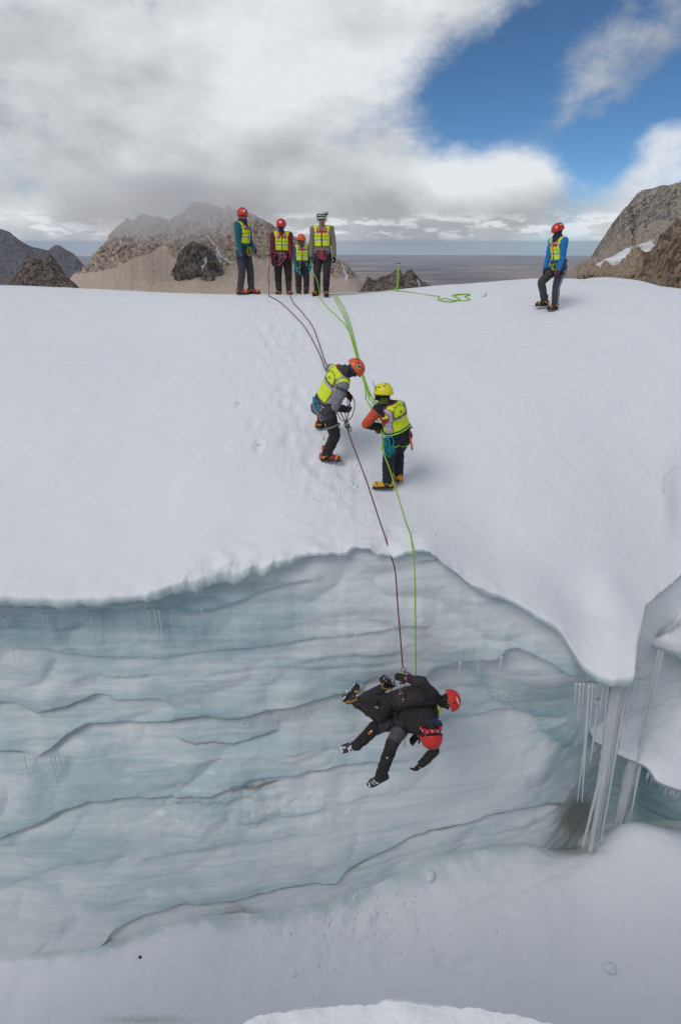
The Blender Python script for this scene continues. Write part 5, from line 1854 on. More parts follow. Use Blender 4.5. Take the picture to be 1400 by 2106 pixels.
# the one on the right, stepping to the left
g5 = np.array(hit(1135, 637))
J5 = stand_joints(g5, 1.74, R(-68), {'L': (0.16, 0.20, 0.84), 'R': (0.22, 0.18, 0.82)}, head_yaw=R(-4), head_pitch=R(24), lean=0.5,
                  feet={'L': (0.02, 0.05, 0.0, R(6)), 'R': (0.17, -0.13, 0.06, R(-8))}, knees={})
J5['kR'] = ik(J5['hR'], J5['aR'], 0.43, 0.43, V3(-1, -0.3, 0.3))[0]
S5 = dict(jacket=BLUE, trousers=DGREY, helmet=REDH, hstyle=dict(vents=False, side_vents=True, stripes=[(1.95, 0.95, 0.34, 0.07, 0.35), (-1.95, 0.95, 0.34, 0.07, -0.35)], stickers=[(0.9, 1.0, 0.10, 0.16), (-0.9, 1.0, 0.10, 0.16)]), boots=(BOOTD, ORSTRAP, True), glove=PURPLEG,
          skin=SKIND, mask=DGREY, glasses=True, seed=5, scarf=NAVY, emblem=PINKW, tmats=[NAVYT], gear=[(1.9, 'loop', YELGRN, 0.16), (1.5, 'biner', ALU, 0.1), (2.2, 'draw', ALU, 0.1), (0.9, 'draw', TEALC, 0.1), (3.0, 'biner', STEEL, 0.1), (4.0, 'draw', MGREY, 0.1)])
r5, K5 = person(J5, S5, 'x', 0.012)
tag(r5, 'person with bright blue sleeves and red helmet standing alone right on the snow', 'person', 'rescue team members')
# the pale blue side stripe of these trousers
q = MB()
jl = {k: v - np.array(r5.location) for k, v in K5.items() if not k.startswith('f')}
side = nrm(V3(math.cos(R(-68)), math.sin(R(-68)), 0))
q.tube([jl['hL'] + side * 0.118 - V3(0, 0, .05), jl['kL'] + side * 0.092, jl['kL'] * 0.5 + jl['aL'] * 0.5 + side * 0.088, jl['aL'] + side * 0.078 + V3(0, 0, .03)], [(0.010, 0.005)] * 4, 6, up=V3(0, 0, 1))
q.build('trouser_stripe', mat('pale_blue_piping', (0.22, 0.38, 0.62), 0.7), r5)

# the two lowering the load on the slope
gR6 = np.array(hit(674, 952))
gL6 = np.array(hit(660, 884))
J6 = dict(pel=U(664, 836, 8.42), che=U(688, 790, 8.36), nec=U(709, 764, 8.30), hea=U(727, 759, 8.24),
          sL=U(681, 760, 8.50), sR=U(706, 796, 8.10), hL=U(654, 838, 8.52), hR=U(674, 847, 8.26),
          aR=gR6 + V3(-0.02, 0, 0.125), aL=gL6 + V3(0, 0, 0.125), f_footR=V3(1, -0.12, 0), f_footL=V3(0.8, 0.5, 0),
          f_head=V3(0.42, -0.35, -0.84), f_up=V3(0.80, -0.10, 0.50))
J6['kR'], J6['aR'] = ik(J6['hR'], J6['aR'], 0.365, 0.35, V3(1, -0.3, 0.1))
J6['kL'], J6['aL'] = ik(J6['hL'], J6['aL'], 0.365, 0.35, V3(1, 0.3, 0.1))
J6['eR'], J6['wR'] = ik(J6['sR'], U(711, 842, 8.20), 0.30, 0.26, V3(-0.6, -0.7, -0.2))
J6['eL'], J6['wL'] = ik(J6['sL'], U(713, 812, 8.40), 0.30, 0.26, V3(0.2, 0.3, -0.8))
S6 = dict(jacket=MGREY, jmats=[BLACK, DGREY], jfun=lambda nm, tb, vt, ut, wt: np.where(np.char.startswith(nm, 'foarm') | (nm == 'uparmL'), 1, np.where((nm == 'uparmR') & (tb < 0.22), 2, 0)), trousers=BROWNK, tmats=[DGREY, MGREY],
          tfun=lambda nm, tb, vt, ut, wt: np.where((nm == 'torso'), 2, np.where(np.char.startswith(nm, 'thigh') & (tb < 0.25), 1, 0)),
          helmet=ORAH, hstyle=dict(vents=True, stickers=[(1.35, 1.02, 0.20, 0.20), (-1.35, 1.02, 0.20, 0.20)], blue_stickers=[(1.35, 1.02, 0.2, 0.2)]), boots=(BOOTR, ORSTRAP, True), glove=BLACK, scarf=DGREY, mask=NAVY, glasses=True, seed=6, badges=False, bulk=1.12,
          vest_range=(0.20, 0.965), loop_mat=MGREY, loop_t=0.62,
          gear=[(0.6, 'draw', ALU, 0.10), (0.25, 'draw', WHITE, 0.13), (-0.05, 'biner', ALU, 0.11), (-0.35, 'draw', ORANGEP, 0.11), (-0.7, 'biner', ALU, 0.10), (-0.9, 'draw', REDW, 0.08), (-1.3, 'loop', TEALC, 0.14), (-1.55, 'biner', STEEL, 0.12), (-1.8, 'loop', TEALC, 0.16), (0.45, 'biner', STEEL, 0.10), (0.85, 'draw', PINKW, 0.14), (0.1, 'biner', ALU, 0.12)])
r6, K6 = person(J6, S6, 'x', 0.010)
tag(r6, 'bent over person in orange helmet and grey sleeves working the maroon rope', 'person', 'rescue team members')

gL7 = np.array(hit(790, 1008))
gR7 = np.array(hit(818, 992))
J7 = dict(pel=U(818, 893, 7.72), che=U(810, 858, 7.70), nec=U(800, 830, 7.70), hea=U(789, 812, 7.68),
          sL=U(778, 842, 7.62), sR=U(822, 836, 7.90), hL=U(806, 899, 7.68), hR=U(831, 897, 7.80),
          aL=gL7 + V3(0.04, 0, 0.125), aR=gR7 + V3(0, 0, 0.125), f_footL=V3(-1, 0.05, 0), f_footR=V3(-0.25, 0.9, 0),
          f_head=V3(-0.62, 0.62, -0.42), f_up=V3(-0.16, 0.16, 0.95))
J7['kL'], J7['aL'] = ik(J7['hL'], J7['aL'], 0.40, 0.385, V3(-0.5, 1, 0.1))
J7['kR'], J7['aR'] = ik(J7['hR'], J7['aR'], 0.40, 0.385, V3(-0.2, 1, 0.1))
J7['eL'], J7['wL'] = ik(J7['sL'], U(781, 878, 7.72), 0.27, 0.23, V3(-1, -0.3, -0.2))
J7['eR'], J7['wR'] = ik(J7['sR'], U(795, 880, 8.08), 0.29, 0.25, V3(0.5, 0.3, -0.8))
S7 = dict(jacket=NAVYT, jmats=[ORANGEF, NAVYT], jfun=sleeves(fore=0, up=1, shoulder=2, torso=2), trousers=NAVYT, helmet=YELH,
          hstyle=dict(vents=True, stickers=[(-2.2, 1.15, 0.10, 0.12), (2.4, 0.7, 0.2, 0.1)]), boots=(BOOTY, ORSTRAP, True), glove=mat('brown_glove', (0.10, 0.05, 0.03), 0.8), mask=BLACK, seed=7, badges=False, vest_range=(0.20, 0.965), bulk=1.10, web=0.012,
          harness_mat=GREENW, loop_mat=GREENW, loop_t=0.22, belt=0.16, waist=-0.02,
          gear=[(0.0, 'biner', STEEL, 0.12), (0.15, 'loop', BROWNK, 0.13), (3.3, 'biner', ALU, 0.11), (3.45, 'loop', TEALC, 0.30), (3.7, 'loop', TEALC, 0.26), (3.0, 'draw', PINKW, 0.10)])
r7, K7 = person(J7, S7, 'x', 0.010)
tag(r7, 'person in yellow helmet seen from behind guiding the green rope on the slope', 'person', 'rescue team members')
j7 = {k: v - np.array(r7.location) for k, v in K7.items() if not k.startswith('f')}
q = MB()      # radio antenna and ear cup beside the helmet
q.tube([j7['hea'] + V3(-0.10, -0.03, -0.06), j7['hea'] + V3(-0.105, -0.03, 0.03)], [(0.03, 0.02)] * 2, 8)
q.tube([j7['hea'] + V3(-0.10, -0.04, 0.02), j7['hea'] + V3(-0.155, -0.04, 0.20)], 0.004, 5)
q.build('radio', DARKP, r7)
q = MB()
for dz in (-0.045, -0.075, -0.105):
    c_ = j7['hea'] + V3(0, 0, dz)
    q.tube([c_ + V3(0.078 * math.cos(t), 0.085 * math.sin(t), 0.02 * math.sin(3 * t)) for t in np.linspace(0, 2 * math.pi, 15)[:-1]], 0.009, 5, closed=True)
q.build('neck_gaiter', mat('green_black_print', (0.16, 0.24, 0.03), 0.8), r7)
q = MB()      # hammer in its holster on the right hip
hp = np.array(unproj(841, 886, 7.66)) - np.array(r7.location)
q.tube([hp + V3(0.0, 0, 0.02), hp + V3(0.01, 0, -0.10)], [(0.022, 0.016)] * 2, 8, 0)
q.tube([hp + V3(0.01, 0, -0.05), hp + V3(0.055, -0.02, -0.27)], [0.013, 0.015], 8, 1)
q.tube([hp + V3(-0.03, 0, 0.05), hp + V3(0.05, 0, 0.045)], [0.012, 0.008], 6, 2)
q.build('hammer', [mat('leather_holster', (0.14, 0.05, 0.025), 0.6), ORANGEP, DSTEEL], r7)


# ------------------------------------------------------------------ print on the backs of the two vests
def glyph(ch, size):
    cu = bpy.data.curves.new('glyph', 'FONT')
    cu.body = ch
    cu.size = size
    cu.resolution_u = 2
    ob = bpy.data.objects.new('glyph', cu)
    COL.objects.link(ob)
    dg = bpy.context.evaluated_depsgraph_get()
    me_ = bpy.data.meshes.new_from_object(ob.evaluated_get(dg))
    bpy.data.objects.remove(ob)
    bpy.data.curves.remove(cu)
    v = [np.array(x.co) for x in me_.vertices]
    f = [tuple(p.vertices) for p in me_.polygons]
    bpy.data.meshes.remove(me_)
    return v, f


def vest_print(root, S, J, arc, line, centre=0.74, size=0.048, w=0.115, h=0.098):
    Vv, Nn, Fq, base = S['_geo']
    L_ = lambda k: np.asarray(J[k], float) - base
    pel, nec, sl, sr = L_('pel'), L_('nec'), L_('sL'), L_('sR')
    spine = nrm(nec - pel)
    lat = sr - sl
    lat = nrm(lat - spine * (lat @ spine))
    front = np.cross(spine, lat)
    pc = pel + (nec - pel) * centre
    ve = S['_vest'].data
    bvh = BVHTree.FromPolygons([tuple(v.co) for v in ve.vertices], [tuple(p.vertices) for p in ve.polygons])
    mb = MB()

    def put(pts, faces):
        out = []
        for (x, y) in pts:
            o = pc + lat * x + spine * y - front * 0.6
            hh = bvh.ray_cast(Vector(o), Vector(front))
            if hh[0] is None:
                return
            out.append(np.array(hh[0]) - front * 0.005)
        mb._add(out, faces, 0)

    def text_at(ch, size, cx, cy, ang):
        if ch == ' ':
            return
        v, f = glyph(ch, size)
        if not v:
            return
        xs_ = [p[0] for p in v]
        mx = 0.5 * (min(xs_) + max(xs_))
        c_, s_ = math.cos(ang), math.sin(ang)
        put([(cx + (p[0] - mx) * c_ - p[1] * s_, cy + (p[0] - mx) * s_ + p[1] * c_) for p in v], f)

    n = len(arc)
    for i, ch in enumerate(arc):
        a = math.pi * (1.08 - 1.16 * (i + 0.5) / n)
        text_at(ch, size * 0.92, w * math.cos(a), -0.02 + h * math.sin(a), a - math.pi / 2)
    n = len(line)
    for i, ch in enumerate(line):
        text_at(ch, size * 1.05, (i - (n - 1) / 2) * 0.0185, -0.072, 0)
    # the small emblem: a figure with a long axe
    star = [(0.0, 0.0), (-0.022, 0.016), (-0.006, 0.010), (-0.004, 0.026), (0.008, 0.010), (0.060, 0.024), (0.012, 0.0), (0.016, -0.012), (0.002, -0.006), (-0.026, -0.022), (-0.010, -0.004)]
    put(star, [(0, i, i + 1) for i in range(1, 10)] + [(0, 10, 1)])
    return mb.build('lettering', mat('dark_print', (0.13, 0.055, 0.01), 0.7), S['_vest'], False)


vest_print(r6, S6, K6, 'RESCATE EN ALTA MONTAÑA', 'SOCORRO ANDINO')
vest_print(r7, S7, K7, 'RESCATE EN ALTA MONTAÑA', 'SOCORRO ANDINO')

# ------------------------------------------------------------------ the two hanging over the crevasse
J8 = dict(pel=U(806, 1450, 5.86), che=U(855, 1432, 5.80), nec=U(896, 1436, 5.76), hea=U(921, 1441, 5.70),
          sR=U(880, 1424, 5.62), sL=U(890, 1456, 5.92), hR=U(800, 1456, 5.74), hL=U(800, 1440, 5.95),
          aR=U(724, 1437, 5.52), aL=U(794, 1410, 6.10), wR=U(838, 1396, 5.62), wL=U(870, 1495, 5.72),
          f_head=V3(0.12, -0.55, -0.80), f_up=V3(0.93, -0.10, 0.22), f_footR=V3(-0.35, 0.1, 0.95), f_footL=V3(-0.7, -0.3, 0.5))
J8['kR'] = U(778, 1474, 5.46)
J8['kL'], J8['aL'] = ik(J8['hL'], J8['aL'], 0.41, 0.41, V3(-0.7, 0.4, -0.3))
J8['eR'], J8['wR'] = ik(J8['sR'], J8['wR'], 0.22, 0.19, V3(0.1, -0.3, 1))
J8['eL'], J8['wL'] = ik(J8['sL'], J8['wL'], 0.29, 0.25, V3(0.5, 0.2, -1))
S8 = dict(jacket=PLUM, trousers=PLUM, helmet=REDH, hstyle=dict(vents=False, side_vents=True, stripes=[(1.5, 0.80, 0.36, 0.07, 0.3), (-1.5, 0.80, 0.36, 0.07, -0.3)]), boots=(BOOTD, mat('ochre_strap', (0.36, 0.21, 0.04), 0.6), True), glove=BROWNK, vest=False, seed=8, air=True, snowy=True, bulk=1.14, arm_bulk=1.1, leg_bulk=0.92, folds=1.8,
          mask=BLACK, base=U(820, 1455, 5.8), gear=[(1.2, 'draw', GREENW, 0.09), (0.8, 'draw', PINKW, 0.12), (0.4, 'biner', ALU, 0.10), (0.2, 'biner', ALU, 0.09), (0.0, 'draw', YELGRN, 0.10)])
r8, K8 = person(J8, S8, 'x', 0.010)
tag(r8, 'dark clothed person in striped red helmet hanging face down, upper one of the pair', 'person', 'people hanging over the crevasse')
q = MB()
jn = K8['nec'] - np.array(r8.location)
q.tube([jn + V3(0.02, -0.06, -0.06), jn + V3(0.05, -0.09, -0.14), jn + V3(0.03, -0.06, -0.22)], [(0.035, 0.012), (0.04, 0.012), (0.02, 0.01)], 8)
q.build('collar', HIVIS, r8)

J9 = dict(pel=U(818, 1484, 5.62), che=U(856, 1482, 5.50), nec=U(886, 1487, 5.36), hea=U(886, 1509, 5.16),
          sR=U(884, 1505, 5.28), sL=U(880, 1468, 5.58), hR=U(826, 1492, 5.48), hL=U(806, 1482, 5.66),
          kL=U(768, 1499, 5.40), aL=U(733, 1533, 5.15), kR=U(806, 1530, 5.25), aR=U(781, 1600, 5.18),
          eR=U(884, 1545, 5.20), wR=U(866, 1572, 5.20), wL=U(862, 1510, 5.60),
          f_head=V3(-0.15, 0.80, -0.55), f_up=V3(0.02, -0.52, -0.85), f_footL=V3(-0.9, 0.35, -0.65), f_footR=V3(-0.6, 0.3, -1.0), f_handR=V3(-0.65, -0.1, -0.75), f_footupL=V3(0.1, -0.75, 0.65), f_footupR=V3(-0.45, -0.55, 0.70))
J9['eR'], J9['wR'] = ik(J9['sR'], J9['wR'], 0.29, 0.25, V3(1, 0.1, 0))
J9['eL'], J9['wL'] = ik(J9['sL'], J9['wL'], 0.29, 0.25, V3(0.5, 0.5, -1))
S9 = dict(jacket=BROWNK, trousers=PLUM, tmats=[mat('slate_panel', (0.095, 0.088, 0.095), 0.85, bump=0.3), BROWNK], tfun=lambda nm, tb, vt, ut, wt: np.where(np.char.startswith(nm, 'thigh') & (tb > 0.30) & (tb < 0.93), 1, np.where(np.char.startswith(nm, 'shin') & (tb > 0.05), 2, 0)),
          helmet=REDH, hstyle=dict(vents=True, size=1.14), boots=(BOOTD, BOOTD, False), glove=BROWNK, vest=False, seed=9, air=True, snowy=True, base=U(820, 1490, 5.5), hood=NAVY, mask=BLACK,
          gear=[(1.4, 'draw', ALU, 0.08), (0.3, 'biner', ALU, 0.09)], leg_bulk=1.0, folds=1.4)
r9, K9 = person(J9, S9, 'x', 0.010)
tag(r9, 'person with grey thigh panels hanging head down with one arm dangling below', 'person', 'people hanging over the crevasse')
j9 = {k: v - np.array(r9.location) for k, v in K9.items() if not k.startswith('f')}
for s in 'LR':
    q = MB()
    ax = nrm(j9['a' + s] - j9['k' + s])
    vd = nrm(-(j9['k' + s] + np.array(r9.location)))
    p = j9['k' + s] * 0.62 + j9['a' + s] * 0.38 + (vd - ax * (vd @ ax)) * 0.083
    ll_ = nrm(np.cross(ax, vd))
    q.box(p, (ll_ * 0.014, ax * 0.024, vd * 0.008), 0)
    q.box(p - ax * 0.035, (ll_ * 0.011, ax * 0.012, vd * 0.008), 1)
    q.build('trouser_logo', [ORANGEP, WHITE], r9, False)
q = MB()      # patterned scarf band between hood and helmet
cb = j9['hea'] - nrm(V3(0.02, -0.52, -0.85)) * 0.055
upb = nrm(V3(0.02, -0.52, -0.85))
x_ = nrm(np.cross(upb, V3(0, 1, 0.3)))
y_ = np.cross(upb, x_)
ring = [cb + x_ * 0.118 * math.cos(t) + y_ * 0.125 * math.sin(t) for t in np.linspace(0, 2 * math.pi, 25)[:-1]]
q.tube(ring, [(0.028, 0.010)] * 24, 6, 0, up=upb, closed=True)
for k in range(24):
    q.box(ring[k] + (ring[k] - cb) * 0.07 + upb * 0.010 * (k % 3 - 1), (x_ * 0.006, y_ * 0.006, upb * 0.009), 1 + k % 2)
q.build('headband', [REDF, WHITE, NAVY], r9)

# ================================================================== ROPES
ROPE_M = mat('maroon_rope', (0.15, 0.02, 0.055), 0.7, var=0.3, scale=160)
ROPE_P = mat('pink_rope', (0.36, 0.06, 0.13), 0.7, var=0.3, scale=160)
ROPE_G = mat('lime_rope', (0.25, 0.50, 0.02), 0.65, var=0.3, scale=160)


def rope(label, pts, r, material, group='ropes of the rescue', n=None, wob=0.0):
    P_ = np.array([np.asarray(p, float) for p in pts])
    n = n or max(12, len(P_) * 8)
    C_ = catmull(P_, n)
    if wob:
        s_ = np.arange(n) * 0.35
        C_ = C_ + wob * np.stack([pnoise(s_, 1.3, 0, 5), pnoise(s_, 4.3, 0, 6), 0 * s_], 1)
    o_ = C_[0].copy()
    ob = MB().tube(list(C_), r, 7).build('rope', material, None, True, o_)
    return tag(ob, label, 'rope', group)


H_ = lambda px, py, lift=0.012: np.array(hit(px, py)) + V3(0, 0, lift)


def on_snow(pts, n=40, lift=0.012):
    C_ = catmull(np.array(pts, float), n)
    return [H_(a, b, lift) for a, b in C_]


A_ = lambda v: np.asarray(v, float)
# maroon: two strands from the crest to the bent over man, then down over the lip
dev = U(712, 872, 8.02)
rope('maroon rope strand from the red sleeved person down to the orange helmeted one', on_snow([(553, 610), (575, 622), (600, 645), (625, 672), (645, 705), (657, 730)]) + [H_(664, 752, 0.05), H_(672, 780, 0.12), K6['wL'] + V3(0.02, 0.02, 0.02), dev], 0.0085, ROPE_M)
rope('second maroon rope strand running close to the right of the first down the slope', on_snow([(598, 612), (604, 625), (622, 645), (642, 672), (655, 705), (664, 733)]) + [H_(669, 752, 0.05), H_(677, 780, 0.12), K6['pel'] + V3(0.22, -0.08, 0.05), dev], 0.0085, ROPE_M)
rope('maroon rope hanging straight from a gloved hand to the crest snow', [K2['wR'] + V3(-0.05, -0.06, -0.05), K2['wR'] + V3(-0.10, -0.06, -0.3), U(553, 590, 15.0), H_(553, 610)], 0.008, ROPE_M)
rope('pink rope falling from the waist coil of the red sleeved person', [K2['pel'] + V3(0.12, -0.18, 0.12), K2['pel'] + V3(0.22, -0.2, 0.08), K2['wL'] + V3(0.03, -0.05, -0.05), U(600, 575, 14.9), H_(597, 611)], 0.009, ROPE_P)
coil = []
for k in range(3):
    for t in np.linspace(0, 2 * math.pi, 14)[:-1]:
        coil.append(K2['pel'] + V3(-0.12 + 0.07 * k + (0.17 - 0.035 * k) * math.cos(t), -0.20 - 0.02 * k, 0.02 - 0.05 * k + (0.09 + 0.05 * (k % 2)) * math.sin(t + 0.5 * k) + 0.03 * math.cos(2 * t + k)))
rope('pink rope coiled in loops at the waist of the red sleeved person', coil, 0.009, ROPE_P, n=200)
lead = [dev, U(722, 906, 7.95), U(752, 985, 7.35), U(775, 1055, 6.85), H_(795, 1117, 0.01), H_(800, 1135, -0.01), U(806, 1150, 6.42), U(813, 1180, 6.25), U(818, 1250, 6.02), U(823, 1310, 5.9), U(828, 1374, 5.80)]
rope('taut maroon rope running over the lip to the hanging pair', lead, 0.009, ROPE_M, n=120)
rope('slack maroon rope loop hanging in front of the orange helmeted person', [K6['wR'] + V3(0.02, 0, 0), U(716, 812, 8.3), U(722, 812, 8.25), U(729, 830, 8.2), U(724, 855, 8.1), U(712, 866, 8.02), U(700, 862, 8.05), U(693, 845, 8.12), U(691, 832, 8.15)], 0.007, ROPE_M, n=70)
rope('short maroon rope from the black glove to the belay device', [K6['wR'] + V3(0.0, 0, -0.04), U(710, 850, 8.1), dev], 0.007, ROPE_M, n=24)
bd = MB()
dev0 = dev
dev = V3(0, 0, 0)
carabiner(bd, dev + V3(0, -0.01, 0.05), V3(0.1, 0, -1), V3(1, 0, 0), 0, 0.11, 0.008)
carabiner(bd, dev + V3(0.03, -0.02, -0.02), V3(0.4, 0, -1), V3(0.6, 0.6, 0), 0, 0.09, 0.007)
bd.box(dev + V3(0.02, -0.01, -0.03), (V3(0.03, 0, 0), V3(0, 0.015, 0), V3(0.0, 0, 0.03)), 0)
dev = dev0
bdo = bd.build('belay_device', DSTEEL, None, True)
bdo.location = dev
tag(bdo, 'dark metal belay device on the maroon rope below the orange helmeted person', 'belay device')
# green
rope('lime green rope from the gloved hand of the white helmeted person to the snow', [K4['wR'] + V3(0.0, -0.05, -0.05), K4['wR'] + V3(0.03, -0.1, -0.3), U(653, 580, 14.4), H_(657, 612)], 0.009, ROPE_G)
rope('single lime green rope strand curving down from the crest', on_snow([(657, 612), (672, 632), (690, 650), (708, 668), (720, 690), (728, 715), (738, 745), (748, 785), (760, 815)], 60) + [H_(768, 835, 0.10), K7['wL'] + V3(-0.02, 0.05, 0.05)], 0.0085, ROPE_G)
for k, lab in enumerate(['leftmost lime green strand of the bundle running straight down from the crest', 'middle lime green strand of the bundle running straight down from the crest', 'rightmost lime green strand of the bundle running straight down from the crest']):
    o_ = (k - 1) * 3.2
    rope(lab, on_snow([(690 + o_ * 1.2, 611), (700 + o_ * 1.6, 630), (712 + o_ * 1.3, 655), (723 + o_, 690), (732 + o_ * 0.7, 725), (741 + o_ * 0.6, 760), (752 + o_ * 0.7, 795), (759 + o_ * 2.2, 822)], 60) + [H_(766 + o_ * 2.5, 842, 0.10), K7['wL'] + V3(-0.04, 0.12, 0.06)], 0.0085, ROPE_G)
rope('taut lime green rope from the yellow helmeted person over the lip', [K7['wL'] + V3(0.02, -0.03, -0.03), U(785, 900, 7.55), U(790, 935, 7.35), U(800, 962, 7.2), U(815, 1010, 6.98), U(833, 1070, 6.72), H_(843, 1104, 0.02), U(849, 1134, 6.36), U(851, 1155, 6.28), U(853, 1200, 6.14), U(854, 1290, 6.0), U(855, 1396, 5.86)], 0.009, ROPE_G, n=110)
rope('lime green rope lying from the crest group to the ice axe', [H_(665, 607), H_(720, 605), H_(770, 601), H_(812, 599)], 0.009, ROPE_G, wob=0.05)
pile = [H_(818, 599), H_(850, 603), H_(885, 609), H_(903, 611), H_(900, 618), H_(925, 621), H_(945, 618), H_(935, 612), H_(930, 609), H_(950, 607), H_(966, 608), H_(955, 612), H_(966, 617), H_(950, 620), H_(930, 618), H_(912, 615), H_(905, 620), H_(930, 622), H_(942, 617), H_(936, 607), H_(965, 606)]
rope('lime green rope lying in a loose pile on the snow right of the ice axe', pile, 0.010, ROPE_G, n=160)
rope('short lime green rope end poking from the snow right of the pile', [H_(990, 611, -0.005), H_(996, 610), H_(999, 606, 0.03)], 0.010, ROPE_G)

# the ice axe anchor
ax0 = np.array(hit(815, 600))
ax1 = U(819, 543, ax0[1])
axr = empty('ice_axe', tuple(ax0))
tag(axr, 'ice axe planted upright in the crest as an anchor with a green sling', 'ice axe')
d_ = nrm(ax1 - ax0)
Lx = np.linalg.norm(ax1 - ax0)
MB().tube([d_ * -0.15, d_ * Lx * 0.5, d_ * Lx], [(0.014, 0.010)] * 3, 8).build('shaft', mat('green_yellow_shaft', (0.36, 0.50, 0.05), 0.5), axr)
MB().tube([d_ * Lx + V3(-0.11, 0, -0.012), d_ * Lx + V3(-0.06, 0, 0.012), d_ * Lx + V3(0, 0, 0.018), d_ * Lx + V3(0.04, 0, 0.01), d_ * Lx + V3(0.065, 0, -0.005)], [(0.010, 0.003), (0.014, 0.005), (0.018, 0.010), (0.014, 0.006), (0.022, 0.003)], 8).build('axe_head', DSTEEL, axr)
sl_ = MB()
sl_.tube([d_ * 0.03 + V3(0.02, 0, 0), d_ * 0.2 + V3(0.022, -0.01, 0), d_ * 0.4 + V3(0.018, -0.012, 0), d_ * (Lx - 0.03) + V3(0.01, -0.012, 0)], 0.012, 6)
loop_cord(sl_, d_ * 0.10, V3(0.1, 0, -1), V3(1, 0, 0), 0.14, 0.05, 0.010)
sl_.build('sling', ROPE_G, axr)

# rigging between rope and hanging pair
rg = U(829, 1376, 5.79)
rig = MB()
carabiner(rig, V3(0, 0, 0.02), V3(0, 0, -1), V3(1, 0, 0), 0, 0.11, 0.007)
carabiner(rig, V3(0.02, -0.02, -0.10), V3(0, 0, -1), V3(1, 0.2, 0), 3, 0.10, 0.007)
rig.tube([V3(-0.03, -0.02, -0.03), V3(-0.035, -0.05, -0.20), V3(-0.03, -0.08, -0.34)], [(0.012, 0.004)] * 3, 6, 1)
rig.tube([V3(0.02, -0.01, -0.05), V3(0.03, -0.05, -0.2), V3(0.02, -0.09, -0.42)], [(0.014, 0.005)] * 3, 6, 2)
rig.tube([V3(0.0, -0.01, -0.02), V3(0.09, -0.02, -0.06), V3(0.12, -0.04, -0.16), V3(0.10, -0.05, -0.22)], 0.008, 6, 2)
carabiner(rig, V3(-0.02, -0.08, -0.32), V3(0, 0, -1), V3(1, 0, 0), 3, 0.10, 0.007)
carabiner(rig, V3(0.02, -0.10, -0.40), V3(0.1, 0, -1), V3(1, 0.3, 0), 3, 0.10, 0.007)
rigo = rig.build('rescue_rigging', [STEEL, GREENW, mat('magenta_sling', (0.30, 0.02, 0.12), 0.7), ALU], None, True)
rigo.location = rg
tag(rigo, 'cluster of carabiners and magenta slings holding the hanging pair to the rope', 'rigging')
# ================================================================== ICICLES
def icicle(label, a, b, r0, r1, group=None, blunt=False, seed=0, n=26, strands=1, flare=True):
    a, b = np.asarray(a, float), np.asarray(b, float)
    rr = np.random.default_rng(seed + 500)
    ts = np.linspace(0, 1, n)
    L_ = np.linalg.norm(b - a)
    pts, rad_ = [], []
    for t in ts:
        w = 0.012 * L_ * 0.3
        pts.append(a + (b - a) * t + V3(w * float(pnoise(t * 5, seed * 1.7, 0, 3)), w * float(pnoise(t * 5, seed * 2.3, 4, 3)), 0))
        k = r0 + (r1 - r0) * t
        k *= 1 + 0.16 * float(fbm(t * L_ * 5, seed * 1.3, 0, 3, 7))
        if t < 0.06 and flare:
            k *= 1.5 - 0.5 * t / 0.06
        if not flare:
            k *= 0.15 + 0.85 * min(1, t / 0.12)
        rad_.append(max(k, 0.003))
    mb = MB()
    if strands == 1:
        mb.tube([p - a for p in pts], rad_, 10)
    else:
        for s_ in range(strands):
            an = 2 * math.pi * s_ / strands + rr.uniform(-0.4, 0.4)
            stop = n if s_ % 2 == 0 else int(n * rr.uniform(0.7, 0.95))
            mb.tube([p - a + V3(math.cos(an), math.sin(an), 0) * r_ * 0.55 for p, r_ in zip(pts[:stop], rad_[:stop])],
                    [r_ * rr.uniform(0.45, 0.62) * (1 - 0.75 * (i / stop) ** 6) for i, r_ in enumerate(rad_[:stop])], 9)
    o = mb.build('icicle', ICICLE, None, True)
    o.location = a
    return tag(o, label, 'icicle', group or 'icicles')


GI = 'icicles under the snow nose'
icicle('thickest white icicle column hanging from the snow nose down to the floor', U(1274, 1372, 6.06), U(1220, 1728, 5.98), 0.098, 0.055, GI, seed=1, strands=9, n=40)
icicle('long thin icicle leaning beside the right side of the big icicle column', U(1290, 1400, 6.02), U(1233, 1738, 5.98), 0.030, 0.014, GI, seed=2)
icicle('long thin icicle at the left foot of the big icicle column', U(1236, 1590, 5.95), U(1197, 1742, 5.95), 0.030, 0.016, GI, seed=3, flare=False)
icicle('twin icicle tip running along the middle of the big icicle column to the floor', U(1243, 1585, 5.95), U(1212, 1752, 5.92), 0.055, 0.030, GI, seed=4, flare=False)
icicle('rough frosted ice pillar under the snow shelf right of the big column', U(1308, 1535, 6.98), U(1268, 1708, 6.50), 0.085, 0.105, GI, seed=5, strands=8, n=40)
icicle('tall slender icicle hanging from the pale ice ledge past the snow shelf', U(1362, 1325, 7.45), U(1306, 1575, 6.6), 0.055, 0.030, GI, seed=6, strands=3)
icicle('lower slender icicle under the snow shelf right of the frosted pillar', U(1318, 1560, 6.8), U(1293, 1694, 6.45), 0.030, 0.010, GI, seed=7)
icicle('short icicle beside the right edge of the snow nose', U(1316, 1400, 6.10), U(1300, 1470, 6.1), 0.024, 0.008, GI, seed=8)
icicle('long thin icicle left of the dark gap in the alcove', U(1206, 1500, 6.3), U(1186, 1650, 6.3), 0.022, 0.006, GI, seed=9)
icicle('pale double icicle in front of the dark gap', U(1211, 1405, 6.1), U(1196, 1650, 6.1), 0.030, 0.008, GI, seed=10)
icicle('icicle with a bent tip in the dark gap left of the big column', U(1230, 1440, 6.15), U(1213, 1570, 6.15), 0.026, 0.006, GI, seed=11)
k = 20
